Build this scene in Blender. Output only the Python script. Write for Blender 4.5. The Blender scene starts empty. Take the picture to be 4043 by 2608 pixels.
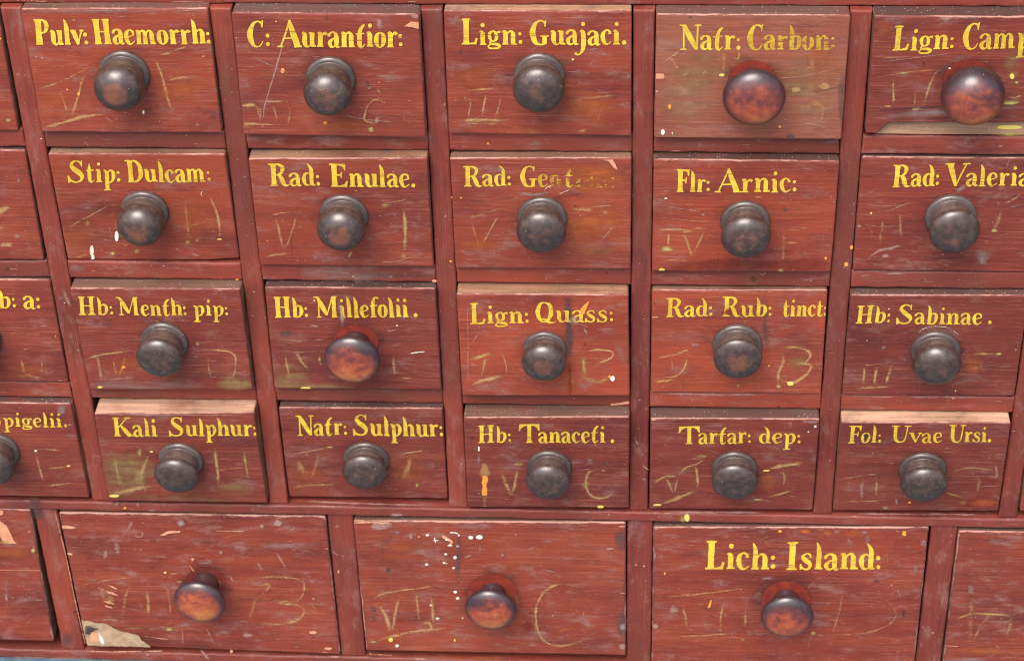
import bpy, math, random
from mathutils import Vector, Matrix, noise

# ------------------------------------------------------------------ camera
SC = bpy.context.scene
COL = SC.collection
RT = ((0.997889, -0.026438, -0.05931), (0.013495, -0.808996, 0.587659), (-0.063518, -0.587219, -0.806932))
FPX = 8407.578
CC = (0.01373661, 0.73560385, 1.42480897)       # camera in cabinet axes: x right, y up, z out of the front
ZB = 0.692                                        # height of the cabinet's top line above the ground


def W(x, y, z):                                   # cabinet axes -> Blender axes
    return Vector((x, -z, y + ZB))


cd = bpy.data.cameras.new('camera')
cam = bpy.data.objects.new('camera', cd)
COL.objects.link(cam)
SC.camera = cam
cd.sensor_width = 36.0
cd.lens = 36.0 * FPX / 4043.0
cd.clip_start = 0.05
cd.clip_end = 500
r, d, f = (Vector((v[0], -v[2], v[1])) for v in RT)
r.normalize()
f.normalize()
u = r.cross(f)
u.normalize()
M = Matrix((r, u, -f)).transposed().to_4x4()
M.translation = W(*CC)
cam.matrix_world = M
cd.dof.use_dof = True
cd.dof.focus_distance = 1.63
cd.dof.aperture_fstop = 14.0

# ------------------------------------------------------------------ light
SUN_EL, SUN_ROT = math.radians(57), math.radians(198)
w = bpy.data.worlds.new('World')
SC.world = w
w.use_nodes = True
nt = w.node_tree
nt.nodes.clear()
sky = nt.nodes.new('ShaderNodeTexSky')
sky.sky_type = 'NISHITA'
sky.sun_disc = False
sky.sun_elevation = SUN_EL
sky.sun_rotation = SUN_ROT
sky.air_density = 1.0
sky.dust_density = 5.0
sky.ozone_density = 1.0
bg = nt.nodes.new('ShaderNodeBackground')
bg.inputs['Strength'].default_value = 0.15
wo = nt.nodes.new('ShaderNodeOutputWorld')
hs = nt.nodes.new('ShaderNodeHueSaturation')       # thin cloud: a paler sky
hs.inputs['Saturation'].default_value = 0.45
nt.links.new(sky.outputs[0], hs.inputs['Color'])
nt.links.new(hs.outputs[0], bg.inputs[0])
nt.links.new(bg.outputs[0], wo.inputs[0])

sl = bpy.data.lights.new('sun', 'SUN')
sl.energy = 1.5
sl.angle = math.radians(38)
sl.color = (1.0, 0.93, 0.83)
so = bpy.data.objects.new('sun', sl)
COL.objects.link(so)
sd = Vector((math.sin(SUN_ROT) * math.cos(SUN_EL), math.cos(SUN_ROT) * math.cos(SUN_EL), math.sin(SUN_EL)))
so.rotation_euler = sd.to_track_quat('Z', 'Y').to_euler()

SC.view_settings.view_transform = 'Standard'
SC.view_settings.look = 'None'
SC.view_settings.exposure = 0.68
SC.view_settings.gamma = 1.0
SC.view_settings.use_curve_mapping = False
SC.render.engine = 'CYCLES'
SC.cycles.use_denoising = True
SC.cycles.denoising_prefilter = 'NONE'
SC.cycles.filter_width = 1.1
SC.cycles.pixel_filter_type = 'BLACKMAN_HARRIS'
SC.cycles.transparent_max_bounces = 24
SC.cycles.max_bounces = 6

# ------------------------------------------------------------------ measuring
KZ = 1040 / 2355.0
TX = (0, 1000, 2000, 3003)
TY = (0, 500, 1050, 1500, 1928)


def px(t, x, y):
    if t == '@':
        return ('@', x * 8.5e-5, y * 8.5e-5)
    return (TX[int(t[0])] + x * KZ, TY[int(t[1])] + y * KZ)


def ray(p):
    a, b = (p[0] - 2021.5) / FPX, (p[1] - 1304.0) / FPX
    return [RT[0][i] * a + RT[1][i] * b + RT[2][i] for i in range(3)]


def hit_z(p, z):
    v = ray(p)
    s = (z - CC[2]) / v[2]
    return (CC[0] + s * v[0], CC[1] + s * v[1], z)


def hit_y(p, y):
    v = ray(p)
    s = (y - CC[1]) / v[1]
    return (CC[0] + s * v[0], y, CC[2] + s * v[2])


def hit_plane(p, pl):                             # pl: z = pl[0] + pl[1]*y
    v = ray(p)
    s = (pl[0] + pl[1] * CC[1] - CC[2]) / (v[2] - pl[1] * v[1])
    return (CC[0] + s * v[0], CC[1] + s * v[1], CC[2] + s * v[2])


# ------------------------------------------------------------------ node helpers
class NT:
    def __init__(self, name):
        self.m = bpy.data.materials.new(name)
        self.m.use_nodes = True
        self.t = self.m.node_tree
        self.t.nodes.clear()
        self.out = self.n('ShaderNodeOutputMaterial')

    def n(self, kind, **kw):
        o = self.t.nodes.new(kind)
        for k, v in kw.items():
            setattr(o, k, v)
        return o

    def put(self, sock, v):
        if isinstance(v, bpy.types.NodeSocket):
            self.t.links.new(v, sock)
        elif isinstance(v, (tuple, list)) and sock.type == 'RGBA':
            sock.default_value = (*v[:3], 1)
        else:
            sock.default_value = v

    def math(self, op, a, b=0.0, c=0.0, clamp=False):
        o = self.n('ShaderNodeMath', operation=op, use_clamp=clamp)
        for s, v in zip(o.inputs, (a, b, c)):
            self.put(s, v)
        return o.outputs[0]

    def step(self, v, lo, hi, a=0.0, b=1.0):
        o = self.n('ShaderNodeMapRange', interpolation_type='SMOOTHSTEP')
        for s, q in zip(o.inputs, (v, lo, hi, a, b)):
            self.put(s, q)
        return o.outputs[0]

    def mix(self, fac, a, b, blend='MIX'):
        o = self.n('ShaderNodeMix', data_type='RGBA', blend_type=blend)
        self.put(o.inputs[0], fac)
        self.put(o.inputs[6], a)
        self.put(o.inputs[7], b)
        return o.outputs[2]

    def attr(self, name, kind='OBJECT'):
        return self.n('ShaderNodeAttribute', attribute_type=kind, attribute_name=name).outputs['Fac']

    def coords(self):
        tc = self.n('ShaderNodeTexCoord').outputs['Object']
        s = self.attr('seed')
        cb = self.n('ShaderNodeCombineXYZ')
        for i, k in enumerate((7.31, 3.17, 5.73)):
            self.put(cb.inputs[i], self.math('MULTIPLY', s, k))
        o = self.n('ShaderNodeVectorMath', operation='ADD')
        self.put(o.inputs[0], tc)
        self.put(o.inputs[1], cb.outputs[0])
        self.raw = tc
        return o.outputs[0]

    def scale(self, vec, x, y, z):
        o = self.n('ShaderNodeVectorMath', operation='MULTIPLY')
        self.put(o.inputs[0], vec)
        o.inputs[1].default_value = (x, y, z)
        return o.outputs[0]

    def noise(self, vec, sc=1.0, det=4.0, rough=0.55, dist=0.0):
        o = self.n('ShaderNodeTexNoise')
        self.put(o.inputs['Vector'], vec)
        o.inputs['Scale'].default_value = sc
        o.inputs['Detail'].default_value = det
        o.inputs['Roughness'].default_value = rough
        o.inputs['Distortion'].default_value = dist
        return o.outputs['Fac']

    def specks(self, vec, sc, rad, keep):         # small dots: 1 inside a dot, only a share of cells has one
        o = self.n('ShaderNodeTexVoronoi')
        self.put(o.inputs['Vector'], vec)
        o.inputs['Scale'].default_value = sc
        sp = self.n('ShaderNodeSeparateColor')
        self.put(sp.inputs[0], o.outputs['Color'])
        a = self.step(o.outputs['Distance'], rad * 0.6, rad, 1.0, 0.0)
        b = self.math('GREATER_THAN', sp.outputs[0], 1.0 - keep)
        return self.math('MULTIPLY', a, b)

    def ramp(self, v, stops):
        o = self.n('ShaderNodeValToRGB')
        e = o.color_ramp.elements
        while len(e) < len(stops):
            e.new(0.5)
        for k, (p, c) in zip(e, stops):
            k.position = p
            k.color = (*c, 1)
        self.put(o.inputs[0], v)
        return o.outputs[0]

    def bsdf(self, col, rough, spec=0.5, height=None, dist=0.0003, strength=0.4):
        b = self.n('ShaderNodeBsdfPrincipled')
        self.put(b.inputs['Base Color'], col)
        self.put(b.inputs['Roughness'], rough)
        self.put(b.inputs['Specular IOR Level'], spec)
        if height is not None:
            bp = self.n('ShaderNodeBump')
            bp.inputs['Strength'].default_value = strength
            bp.inputs['Distance'].default_value = dist
            self.put(bp.inputs['Height'], height)
            self.t.links.new(bp.outputs[0], b.inputs['Normal'])
        return b.outputs[0]

    def done(self, sh):
        self.t.links.new(sh, self.out.inputs[0])
        return self.m


# ------------------------------------------------------------------ materials
def red_paint(name, vertical=False, frame=False):
    k = NT(name)
    c = k.coords()
    gl = (lambda a, b: k.scale(c, b, b, a)) if vertical else (lambda a, b: k.scale(c, a, b, b))
    big = k.noise(c, 11 if frame else 16, 4, 0.6, 0.4)
    lng = k.noise(gl(5, 45), 1, 4, 0.6, 0.6)
    grain = k.noise(gl(14, 420), 1, 5, 0.6, 0.25)
    fine = k.noise(gl(28, 1500), 1, 2, 0.5)
    hair = k.noise(gl(16, 2400), 1, 2, 0.6, 0.6)
    pore = k.noise(gl(60, 1900), 1, 3, 0.65)
    v = k.math('ADD', k.math('MULTIPLY', big, 0.5), k.math('MULTIPLY', lng, 0.5))
    v = k.math('ADD', v, k.math('MULTIPLY', k.math('SUBTRACT', grain, 0.5), 0.38))
    if frame:
        col = k.ramp(v, [(0.30, (0.120, 0.025, 0.019)), (0.44, (0.195, 0.037, 0.025)), (0.58, (0.245, 0.046, 0.029)), (0.75, (0.27, 0.070, 0.045))])
    else:
        col = k.ramp(v, [(0.28, (0.092, 0.018, 0.015)), (0.42, (0.170, 0.029, 0.020)), (0.56, (0.240, 0.041, 0.023)), (0.74, (0.31, 0.080, 0.042))])
    # tone: +ve fades the paint towards bare tan wood, brightness shifts it
    tan = k.mix(k.math('ADD', k.math('MULTIPLY', grain, 0.7), 0.1), (0.22, 0.070, 0.045), (0.40, 0.165, 0.092))
    tn = k.math('MULTIPLY', k.attr('tone'), k.step(k.noise(c, 14, 4, 0.6), 0.30, 0.62, 0.45, 1.0))
    col = k.mix(tn, col, tan)
    wm = k.math('MULTIPLY', k.attr('warm'), k.step(k.noise(gl(9, 20), 1, 4, 0.6), 0.34, 0.62))
    col = k.mix(wm, col, (0.36, 0.062, 0.028))
    br = k.attr('dark')
    col = k.mix(br, col, (0.085, 0.016, 0.018))
    # long pale scratches that follow the grain
    thr = k.step(k.noise(k.scale(c, 3.3, 3.3, 3.3) if frame else c, 13, 3), 0.40, 0.70)
    scr = k.math('MULTIPLY', k.step(fine, 0.60, 0.70), thr)
    col = k.mix(k.math('MULTIPLY', scr, 0.22 if frame else 0.42), col, (0.50, 0.17, 0.10))
    if not frame:
        wv = k.n('ShaderNodeTexWave', wave_type='BANDS', bands_direction='Z', wave_profile='SIN')
        k.put(wv.inputs['Vector'], k.scale(c, 0.35, 0.35, 1))
        wv.inputs['Scale'].default_value = 85
        wv.inputs['Distortion'].default_value = 9
        wv.inputs['Detail'].default_value = 3
        wv.inputs['Detail Scale'].default_value = 1.3
        ring = k.step(wv.outputs['Fac'], 0.975, 0.998)
        ring = k.math('MULTIPLY', ring, k.step(k.noise(gl(60, 60), 1, 4), 0.46, 0.62))
        col = k.mix(k.math('MULTIPLY', ring, 0.26), col, (0.50, 0.22, 0.15))
        dring = k.math('MULTIPLY', k.step(wv.outputs['Fac'], 0.10, 0.02), k.step(k.noise(c, 30, 3), 0.45, 0.6))
        col = k.mix(k.math('MULTIPLY', dring, 0.22), col, (0.07, 0.014, 0.014))
    thr2 = k.step(k.noise(gl(12, 30), 1, 4, 0.6), 0.44, 0.66)
    col = k.mix(k.math('MULTIPLY', k.math('MULTIPLY', k.step(hair, 0.585, 0.64), thr2), 0.26 if frame else 0.50), col, (0.54, 0.20, 0.12))
    col = k.mix(k.math('MULTIPLY', k.step(pore, 0.44, 0.33), 0.22 if frame else 0.26), col, (0.075, 0.016, 0.016))
    # grey bloom, dark grime
    bloom = k.step(k.noise(gl(30, 75), 1, 8, 0.76), 0.50, 0.74)
    col = k.mix(k.math('MULTIPLY', bloom, k.math('ADD', 0.66, k.attr('haze'))), col, (0.27, 0.140, 0.122))
    grime = k.step(k.noise(gl(18, 55), 1, 8, 0.72, 0.5), 0.44, 0.30)
    col = k.mix(k.math('MULTIPLY', grime, 0.5), col, (0.062, 0.020, 0.024))
    spot = k.step(k.noise(c, 85, 3, 0.5), 0.27, 0.22)
    col = k.mix(k.math('MULTIPLY', spot, 0.6), col, (0.045, 0.03, 0.035))
    if frame:
        old = k.step(k.noise(c, 5.5, 3, 0.55), 0.46, 0.64)
        col = k.mix(k.math('MULTIPLY', old, 0.65), col, (0.125, 0.034, 0.026))
    # nicks, scuffs and dust
    nick = k.step(k.noise(gl(130, 620), 1, 3, 0.6), 0.735, 0.76)
    col = k.mix(k.math('MULTIPLY', nick, 0.8), col, (0.56, 0.32, 0.25))
    dust = k.math('ADD', k.specks(c, 480, 0.17, 0.07), k.specks(c, 170, 0.07, 0.07), clamp=True)
    dust = k.math('MULTIPLY', dust, k.step(k.noise(c, 22, 3), 0.40, 0.65))
    col = k.mix(k.math('MULTIPLY', dust, 0.7), col, (0.72, 0.62, 0.56))
    # worn edges (vertex attribute 'edge': 1 at the border)
    e = k.attr('edge', 'GEOMETRY')
    en = k.math('ADD', e, k.math('MULTIPLY', k.math('SUBTRACT', k.noise(c, 90, 5, 0.65), 0.5), 1.3))
    en = k.math('ADD', en, k.math('MULTIPLY', k.math('SUBTRACT', k.noise(c, 19, 2, 0.5), 0.5), 0.9))
    col = k.mix(k.step(en, 0.35, 0.75, 0.0, 0.75 if frame else 0.5), col, (0.13, 0.045, 0.045))
    col = k.mix(k.step(en, 0.80, 1.05, 0.0, 0.75), col, (0.50, 0.25, 0.19))
    rough = k.math('ADD', 0.36, k.math('MULTIPLY', k.noise(gl(30, 120), 1, 4), 0.28))
    rough = k.math('ADD', rough, k.math('MULTIPLY', bloom, 0.12))
    h = k.math('ADD', k.math('MULTIPLY', grain, 0.5), k.math('MULTIPLY', fine, 0.35))
    h = k.math('ADD', h, k.math('MULTIPLY', k.noise(c, 26, 3), 2.2))
    return k.done(k.bsdf(col, rough, 0.32, h, 0.0006, 0.6))


def top_wood(name):
    k = NT(name)
    c = k.coords()
    t = k.attr('bare')
    base = k.ramp(t, [(0.0, (0.06, 0.026, 0.025)), (0.3, (0.125, 0.062, 0.052)), (0.55, (0.23, 0.118, 0.075)), (0.8, (0.40, 0.21, 0.125)), (1.0, (0.60, 0.35, 0.23))])
    g = k.noise(k.scale(c, 14, 260, 260), 1, 5, 0.62, 0.3)
    b = k.noise(c, 24, 5, 0.62)
    col = k.mix(k.step(g, 0.36, 0.66, 0.75, 0.0), base, k.mix(0.55, base, (0.07, 0.04, 0.035)))
    col = k.mix(k.step(b, 0.52, 0.72, 0.0, 0.55), col, (0.20, 0.045, 0.035))
    col = k.mix(k.step(k.noise(k.scale(c, 30, 40, 40), 1, 5), 0.46, 0.30, 0.0, 0.5), col, (0.10, 0.09, 0.09))
    dust = k.math('ADD', k.specks(c, 420, 0.2, 0.30), k.specks(c, 190, 0.1, 0.16), clamp=True)
    col = k.mix(k.math('MULTIPLY', dust, 0.7), col, (0.72, 0.68, 0.62))
    return k.done(k.bsdf(col, 0.6, 0.3, k.math('ADD', g, b), 0.0005, 0.5))


def raw_wood(name):
    k = NT(name)
    c = k.coords()
    g = k.noise(k.scale(c, 120, 120, 30), 1, 5, 0.6, 0.3)
    col = k.ramp(g, [(0.3, (0.07, 0.032, 0.022)), (0.5, (0.19, 0.095, 0.058)), (0.7, (0.32, 0.18, 0.11))])
    return k.done(k.bsdf(col, 0.7, 0.2))


def decal(name, base, alt, mode, rough=0.5):
    k = NT(name)
    c = k.coords()
    a = k.attr('a', 'GEOMETRY')
    n1 = k.noise(c, 130, 5, 0.65)
    col = k.mix(k.step(n1, 0.35, 0.65), base, alt)
    if mode == 'streak':
        s = k.noise(k.scale(c, 130, 1500, 1500), 1, 4, 0.7)
        al = k.math('ADD', a, k.math('MULTIPLY', k.math('SUBTRACT', s, 0.52), 2.6))
        al = k.math('ADD', al, k.math('MULTIPLY', k.math('SUBTRACT', k.noise(c, 60, 5, 0.7), 0.5), 1.5))
        al = k.math('MULTIPLY', k.step(al, -0.05, 0.75), k.math('MULTIPLY', k.step(a, 0.02, 0.6), 0.52))
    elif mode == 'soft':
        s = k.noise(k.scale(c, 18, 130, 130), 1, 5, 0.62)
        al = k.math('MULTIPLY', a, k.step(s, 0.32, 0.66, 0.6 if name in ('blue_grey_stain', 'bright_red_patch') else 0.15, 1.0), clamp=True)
    else:
        al = k.math('ADD', a, k.math('MULTIPLY', k.math('SUBTRACT', k.noise(c, 420, 3, 0.6), 0.5), 0.9))
        al = k.step(al, 0.36, 0.52)
    sh = k.bsdf(col, rough, 0.35)
    mx = k.n('ShaderNodeMixShader')
    k.put(mx.inputs[0], al)
    k.t.links.new(k.n('ShaderNodeBsdfTransparent').outputs[0], mx.inputs[1])
    k.t.links.new(sh, mx.inputs[2])
    return k.done(mx.outputs[0])


def letter_paint(name):
    k = NT(name)
    c = k.coords()
    wr = k.math('ADD', k.attr('wear', 'GEOMETRY'), 0.07)
    n1 = k.noise(c, 110, 4, 0.6)
    col = k.mix(k.step(n1, 0.40, 0.68), (0.84, 0.59, 0.055), (0.70, 0.43, 0.05))
    col = k.mix(k.step(k.noise(k.scale(c, 90, 700, 700), 1, 4), 0.50, 0.36, 0.0, 0.35), col, (0.50, 0.34, 0.06))
    # hairline cracks along the grain, flaking and rubbing by wear
    cr = k.noise(k.scale(c, 30, 900, 900), 1, 3, 0.6, 0.5)
    crack = k.step(cr, 0.37, 0.33)
    fl = k.noise(k.scale(c, 120, 330, 330), 1, 6, 0.7)
    thin = k.step(k.noise(k.scale(c, 70, 260, 260), 1, 5, 0.65), 0.50, 0.72, 0.0, 0.42)
    lost = k.step(k.math('SUBTRACT', k.math('ADD', wr, k.math('MULTIPLY', k.math('SUBTRACT', fl, 0.5), 1.7)), 0.62), -0.06, 0.10)
    rub = k.math('MULTIPLY', wr, k.step(k.noise(c, 60, 4), 0.35, 0.6, 0.15, 0.9))
    al = k.math('SUBTRACT', 1.0, k.math('MAXIMUM', k.math('MAXIMUM', k.math('MULTIPLY', crack, 0.72), lost), k.math('MAXIMUM', rub, thin)))
    sh = k.bsdf(col, 0.42, 0.4)
    mx = k.n('ShaderNodeMixShader')
    k.put(mx.inputs[0], al)
    k.t.links.new(k.n('ShaderNodeBsdfTransparent').outputs[0], mx.inputs[1])
    k.t.links.new(sh, mx.inputs[2])
    return k.done(mx.outputs[0])


def knob_wood(name, rosy):
    k = NT(name)
    c = k.coords()
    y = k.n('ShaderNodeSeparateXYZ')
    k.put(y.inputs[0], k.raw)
    n1 = k.noise(c, 70, 5, 0.6, 0.3)
    n2 = k.noise(c, 190, 4, 0.6)
    if rosy:
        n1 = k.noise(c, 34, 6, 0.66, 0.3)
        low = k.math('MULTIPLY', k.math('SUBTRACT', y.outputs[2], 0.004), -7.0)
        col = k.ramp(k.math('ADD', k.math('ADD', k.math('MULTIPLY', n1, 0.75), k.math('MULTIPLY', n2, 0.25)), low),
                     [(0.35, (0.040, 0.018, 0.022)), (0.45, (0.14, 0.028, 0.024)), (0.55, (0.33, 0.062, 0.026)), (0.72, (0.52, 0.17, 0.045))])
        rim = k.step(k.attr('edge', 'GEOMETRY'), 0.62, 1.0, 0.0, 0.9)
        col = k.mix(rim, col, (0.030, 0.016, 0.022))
        rough = k.math('ADD', 0.22, k.math('MULTIPLY', n2, 0.18))
    else:
        wear = k.math('MULTIPLY', k.math('ADD', k.attr('wear'), 0.12), k.step(k.attr('edge', 'GEOMETRY'), 0.75, 0.3))
        f = k.step(k.math('ADD', k.math('MULTIPLY', k.math('SUBTRACT', n1, 0.5), 1.8), wear), 0.25, 0.95)
        col = k.mix(k.step(n2, 0.35, 0.7), (0.036, 0.020, 0.017), (0.078, 0.046, 0.038))
        col = k.mix(f, col, k.mix(n2, (0.12, 0.042, 0.025), (0.25, 0.085, 0.04)))
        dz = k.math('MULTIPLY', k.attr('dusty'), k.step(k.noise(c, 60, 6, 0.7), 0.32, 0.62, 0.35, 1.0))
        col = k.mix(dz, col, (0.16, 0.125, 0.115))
        scr = k.step(k.noise(k.scale(c, 160, 160, 60), 3, 2), 0.69, 0.73)
        col = k.mix(k.math('MULTIPLY', scr, 0.35), col, (0.35, 0.26, 0.22))
        rough = k.math('ADD', 0.20, k.math('MULTIPLY', n1, 0.24))
    dust = k.math('ADD', k.specks(c, 700, 0.2, 0.05), k.specks(c, 260, 0.10, 0.035), clamp=True)
    col = k.mix(k.math('MULTIPLY', dust, 0.6), col, (0.62, 0.56, 0.52))
    h = k.math('ADD', n1, k.math('MULTIPLY', n2, 0.35))
    return k.done(k.bsdf(col, rough, 0.9, h, 0.0008, 0.32))


def simple(name, a, b, sc, rough=0.8):
    k = NT(name)
    c = k.coords()
    n1 = k.noise(c, sc, 6, 0.65)
    col = k.mix(k.step(n1, 0.35, 0.65), a, b)
    return k.done(k.bsdf(col, rough, 0.3, n1, 0.002, 0.5))


MAT = {
    'paint': red_paint('red_paint_drawer'),
    'railpaint': red_paint('red_paint_rail', False, True),
    'stilepaint': red_paint('red_paint_stile', True, True),
    'top': top_wood('worn_top_edge'),
    'raw': raw_wood('raw_side_wood'),
    'C': decal('chalk_yellow', (0.70, 0.46, 0.17), (0.60, 0.35, 0.16), 'streak'),
    'T': decal('chalk_orange', (0.62, 0.26, 0.08), (0.55, 0.30, 0.12), 'streak'),
    'P': decal('pale_scuff', (0.52, 0.33, 0.28), (0.46, 0.27, 0.23), 'streak'),
    'G': decal('grey_scuff', (0.30, 0.22, 0.21), (0.36, 0.26, 0.23), 'soft'),
    'Y': decal('yellow_drop', (0.80, 0.60, 0.08), (0.66, 0.55, 0.18), 'hard'),
    'L': decal('olive_drop', (0.52, 0.45, 0.13), (0.45, 0.33, 0.12), 'soft'),
    'O': decal('orange_drop', (0.80, 0.34, 0.05), (0.70, 0.28, 0.05), 'hard'),
    'W': decal('white_drop', (0.85, 0.82, 0.74), (0.74, 0.68, 0.58), 'hard', 0.35),
    'K': decal('bare_wood_chip', (0.66, 0.32, 0.19), (0.58, 0.25, 0.14), 'hard', 0.7),
    'H': decal('grey_bare_wood', (0.46, 0.32, 0.205), (0.34, 0.22, 0.14), 'hard', 0.8),
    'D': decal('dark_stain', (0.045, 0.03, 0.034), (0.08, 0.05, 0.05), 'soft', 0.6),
    'S': decal('blue_grey_stain', (0.085, 0.062, 0.064), (0.12, 0.075, 0.072), 'soft', 0.6),
    'R': decal('bright_red_patch', (0.26, 0.038, 0.022), (0.17, 0.026, 0.018), 'soft', 0.45),
    'E': decal('orange_rub', (0.52, 0.135, 0.035), (0.42, 0.095, 0.03), 'soft'),
    'V': decal('olive_rub', (0.34, 0.22, 0.09), (0.28, 0.13, 0.065), 'soft'),
    'N': decal('tan_rub', (0.38, 0.21, 0.125), (0.30, 0.14, 0.08), 'soft'),
    'letter': letter_paint('yellow_lettering'),
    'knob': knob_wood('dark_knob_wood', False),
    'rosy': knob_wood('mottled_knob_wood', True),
    'cavity': simple('dark_inner_wood', (0.03, 0.02, 0.016), (0.05, 0.03, 0.022), 40),
    'ground': simple('blue_grey_ground', (0.060, 0.105, 0.150), (0.105, 0.150, 0.190), 60),
}
SLOTS = ['paint', 'top', 'raw', 'C', 'T', 'P', 'G', 'Y', 'L', 'O', 'W', 'K', 'H', 'D', 'S', 'R', 'E', 'V', 'N']


# ------------------------------------------------------------------ mesh building
def link(name, parent=None, data=None):
    o = bpy.data.objects.new(name, data)
    COL.objects.link(o)
    if parent is not None:
        o.parent = parent
    return o


class MB:
    def __init__(self):
        self.v, self.f, self.mi, self.sm, self.at = [], [], [], [], {'a': [], 'edge': [], 'wear': []}

    def vert(self, p, a=1.0, edge=0.0, wear=0.0):
        self.v.append(tuple(p))
        self.at['a'].append(a)
        self.at['edge'].append(edge)
        self.at['wear'].append(wear)
        return len(self.v) - 1

    def face(self, idx, mi=0, smooth=False):
        self.f.append(tuple(idx))
        self.mi.append(mi)
        self.sm.append(smooth)

    def build(self, name, mats, parent=None, attrs=()):
        me = bpy.data.meshes.new(name)
        me.from_pydata(self.v, [], self.f)
        for m in mats:
            me.materials.append(MAT[m])
        me.polygons.foreach_set('material_index', self.mi)
        me.polygons.foreach_set('use_smooth', self.sm)
        for k in attrs:
            me.attributes.new(k, 'FLOAT', 'POINT').data.foreach_set('value', self.at[k])
        me.update()
        return link(name, parent, me)


def catmull(P, step):
    """smooth path through points with extra channels"""
    if len(P) == 2:
        n = max(2, int(math.dist(P[0][:2], P[1][:2]) / step))
        return [tuple(a + (b - a) * i / n for a, b in zip(P[0], P[1])) for i in range(n + 1)]
    Q = [tuple(2 * a - b for a, b in zip(P[0], P[1]))] + list(P) + [tuple(2 * a - b for a, b in zip(P[-1], P[-2]))]
    out = []
    for i in range(1, len(Q) - 2):
        p0, p1, p2, p3 = Q[i - 1:i + 3]
        n = max(3, int(math.dist(p1[:2], p2[:2]) / step))
        for j in range(n):
            t = j / n
            out.append(tuple(0.5 * (2 * b + (c - a) * t + (2 * a - 5 * b + 4 * c - d) * t * t + (3 * b - a - 3 * c + d) * t ** 3)
                             for a, b, c, d in zip(p0, p1, p2, p3)))
    out.append(tuple(P[-1]))
    return out


def strip(path):
    """path of (x, y, w): list of (left, centre, right)"""
    out = []
    for i, p in enumerate(path):
        a, b = path[max(i - 1, 0)], path[min(i + 1, len(path) - 1)]
        dx, dy = b[0] - a[0], b[1] - a[1]
        l = math.hypot(dx, dy) or 1
        nx, ny = -dy / l, dx / l
        h = max(p[2], 0.0) / 2
        out.append(((p[0] + nx * h, p[1] + ny * h), (p[0], p[1]), (p[0] - nx * h, p[1] - ny * h)))
    return out


def wear_marks(rng, wm, hm, n, vertical=False):
    """small random knocks and rubs over a board of wm x hm metres"""
    Wd, Hd = wm / 8.5e-5, hm / 8.5e-5
    out = []
    for i in range(n):
        x, y, q = rng.uniform(.04, .94) * Wd, rng.uniform(.06, .94) * Hd, rng.random()
        if q < .48:
            L, sl = rng.uniform(18, min(130, Wd * .3)), rng.uniform(-.10, .10)
            dx, dy = (L, L * sl) if not vertical else (L * sl, L)
            if x + dx < Wd * .97 and y + dy < Hd * .97:
                out.append(('s', 'P', '@', rng.uniform(4, 11), rng.uniform(.4, 1.0), [(x, y), (x + dx * .5, y + dy * .5 + rng.uniform(-3, 3)), (x + dx, y + dy)]))
        elif q < .68:
            an, L = rng.uniform(0, 6.28), rng.uniform(15, min(90, Hd * .3))
            x1, y1_ = x + L * math.cos(an), y + L * math.sin(an)
            if .03 * Wd < x1 < .97 * Wd and .04 * Hd < y1_ < .96 * Hd:
                out.append(('s', rng.choice('PPCG'), '@', rng.uniform(4, 9), rng.uniform(.4, .9), [(x, y), ((x + x1) / 2 + rng.uniform(-5, 5), (y + y1_) / 2), (x1, y1_)]))
        elif q < .86:
            rr_ = rng.uniform(4, min(16, Hd * .08))
            out.append(('b', rng.choice('PPGD'), '@', x, y, rr_ * rng.uniform(.8, 2.2), rr_, rng.uniform(.5, 1.0)))
        elif q < .90 and not vertical:
            pass
        else:
            rr_ = rng.uniform(1.6, 4.5)
            out.append(('b', rng.choice('KKW'), '@', x, y, rr_ * rng.uniform(1, 2.4), rr_))
    for i in range(n // 2 if not vertical and Hd > 500 else 0):     # broad rubbed smudges, mostly low on the board
        x, y, L, an = rng.uniform(.05, .80) * Wd, rng.uniform(.45, .93) * Hd, rng.uniform(60, 260), rng.uniform(-.25, .25)
        if rng.random() < .3:
            an += 1.3
            L = min(L, .12 * Hd)
        x1, y1_ = x + L * math.cos(an), y + L * math.sin(an)
        if x1 < .97 * Wd and .05 * Hd < y1_ < .96 * Hd:
            out.append(('s', rng.choice('PPPTC'), '@', rng.uniform(16, 48), rng.uniform(.16, .38), [(x, y), ((x + x1) / 2, (y + y1_) / 2 + rng.uniform(-12, 12)), (x1, y1_)]))
    return out


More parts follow.
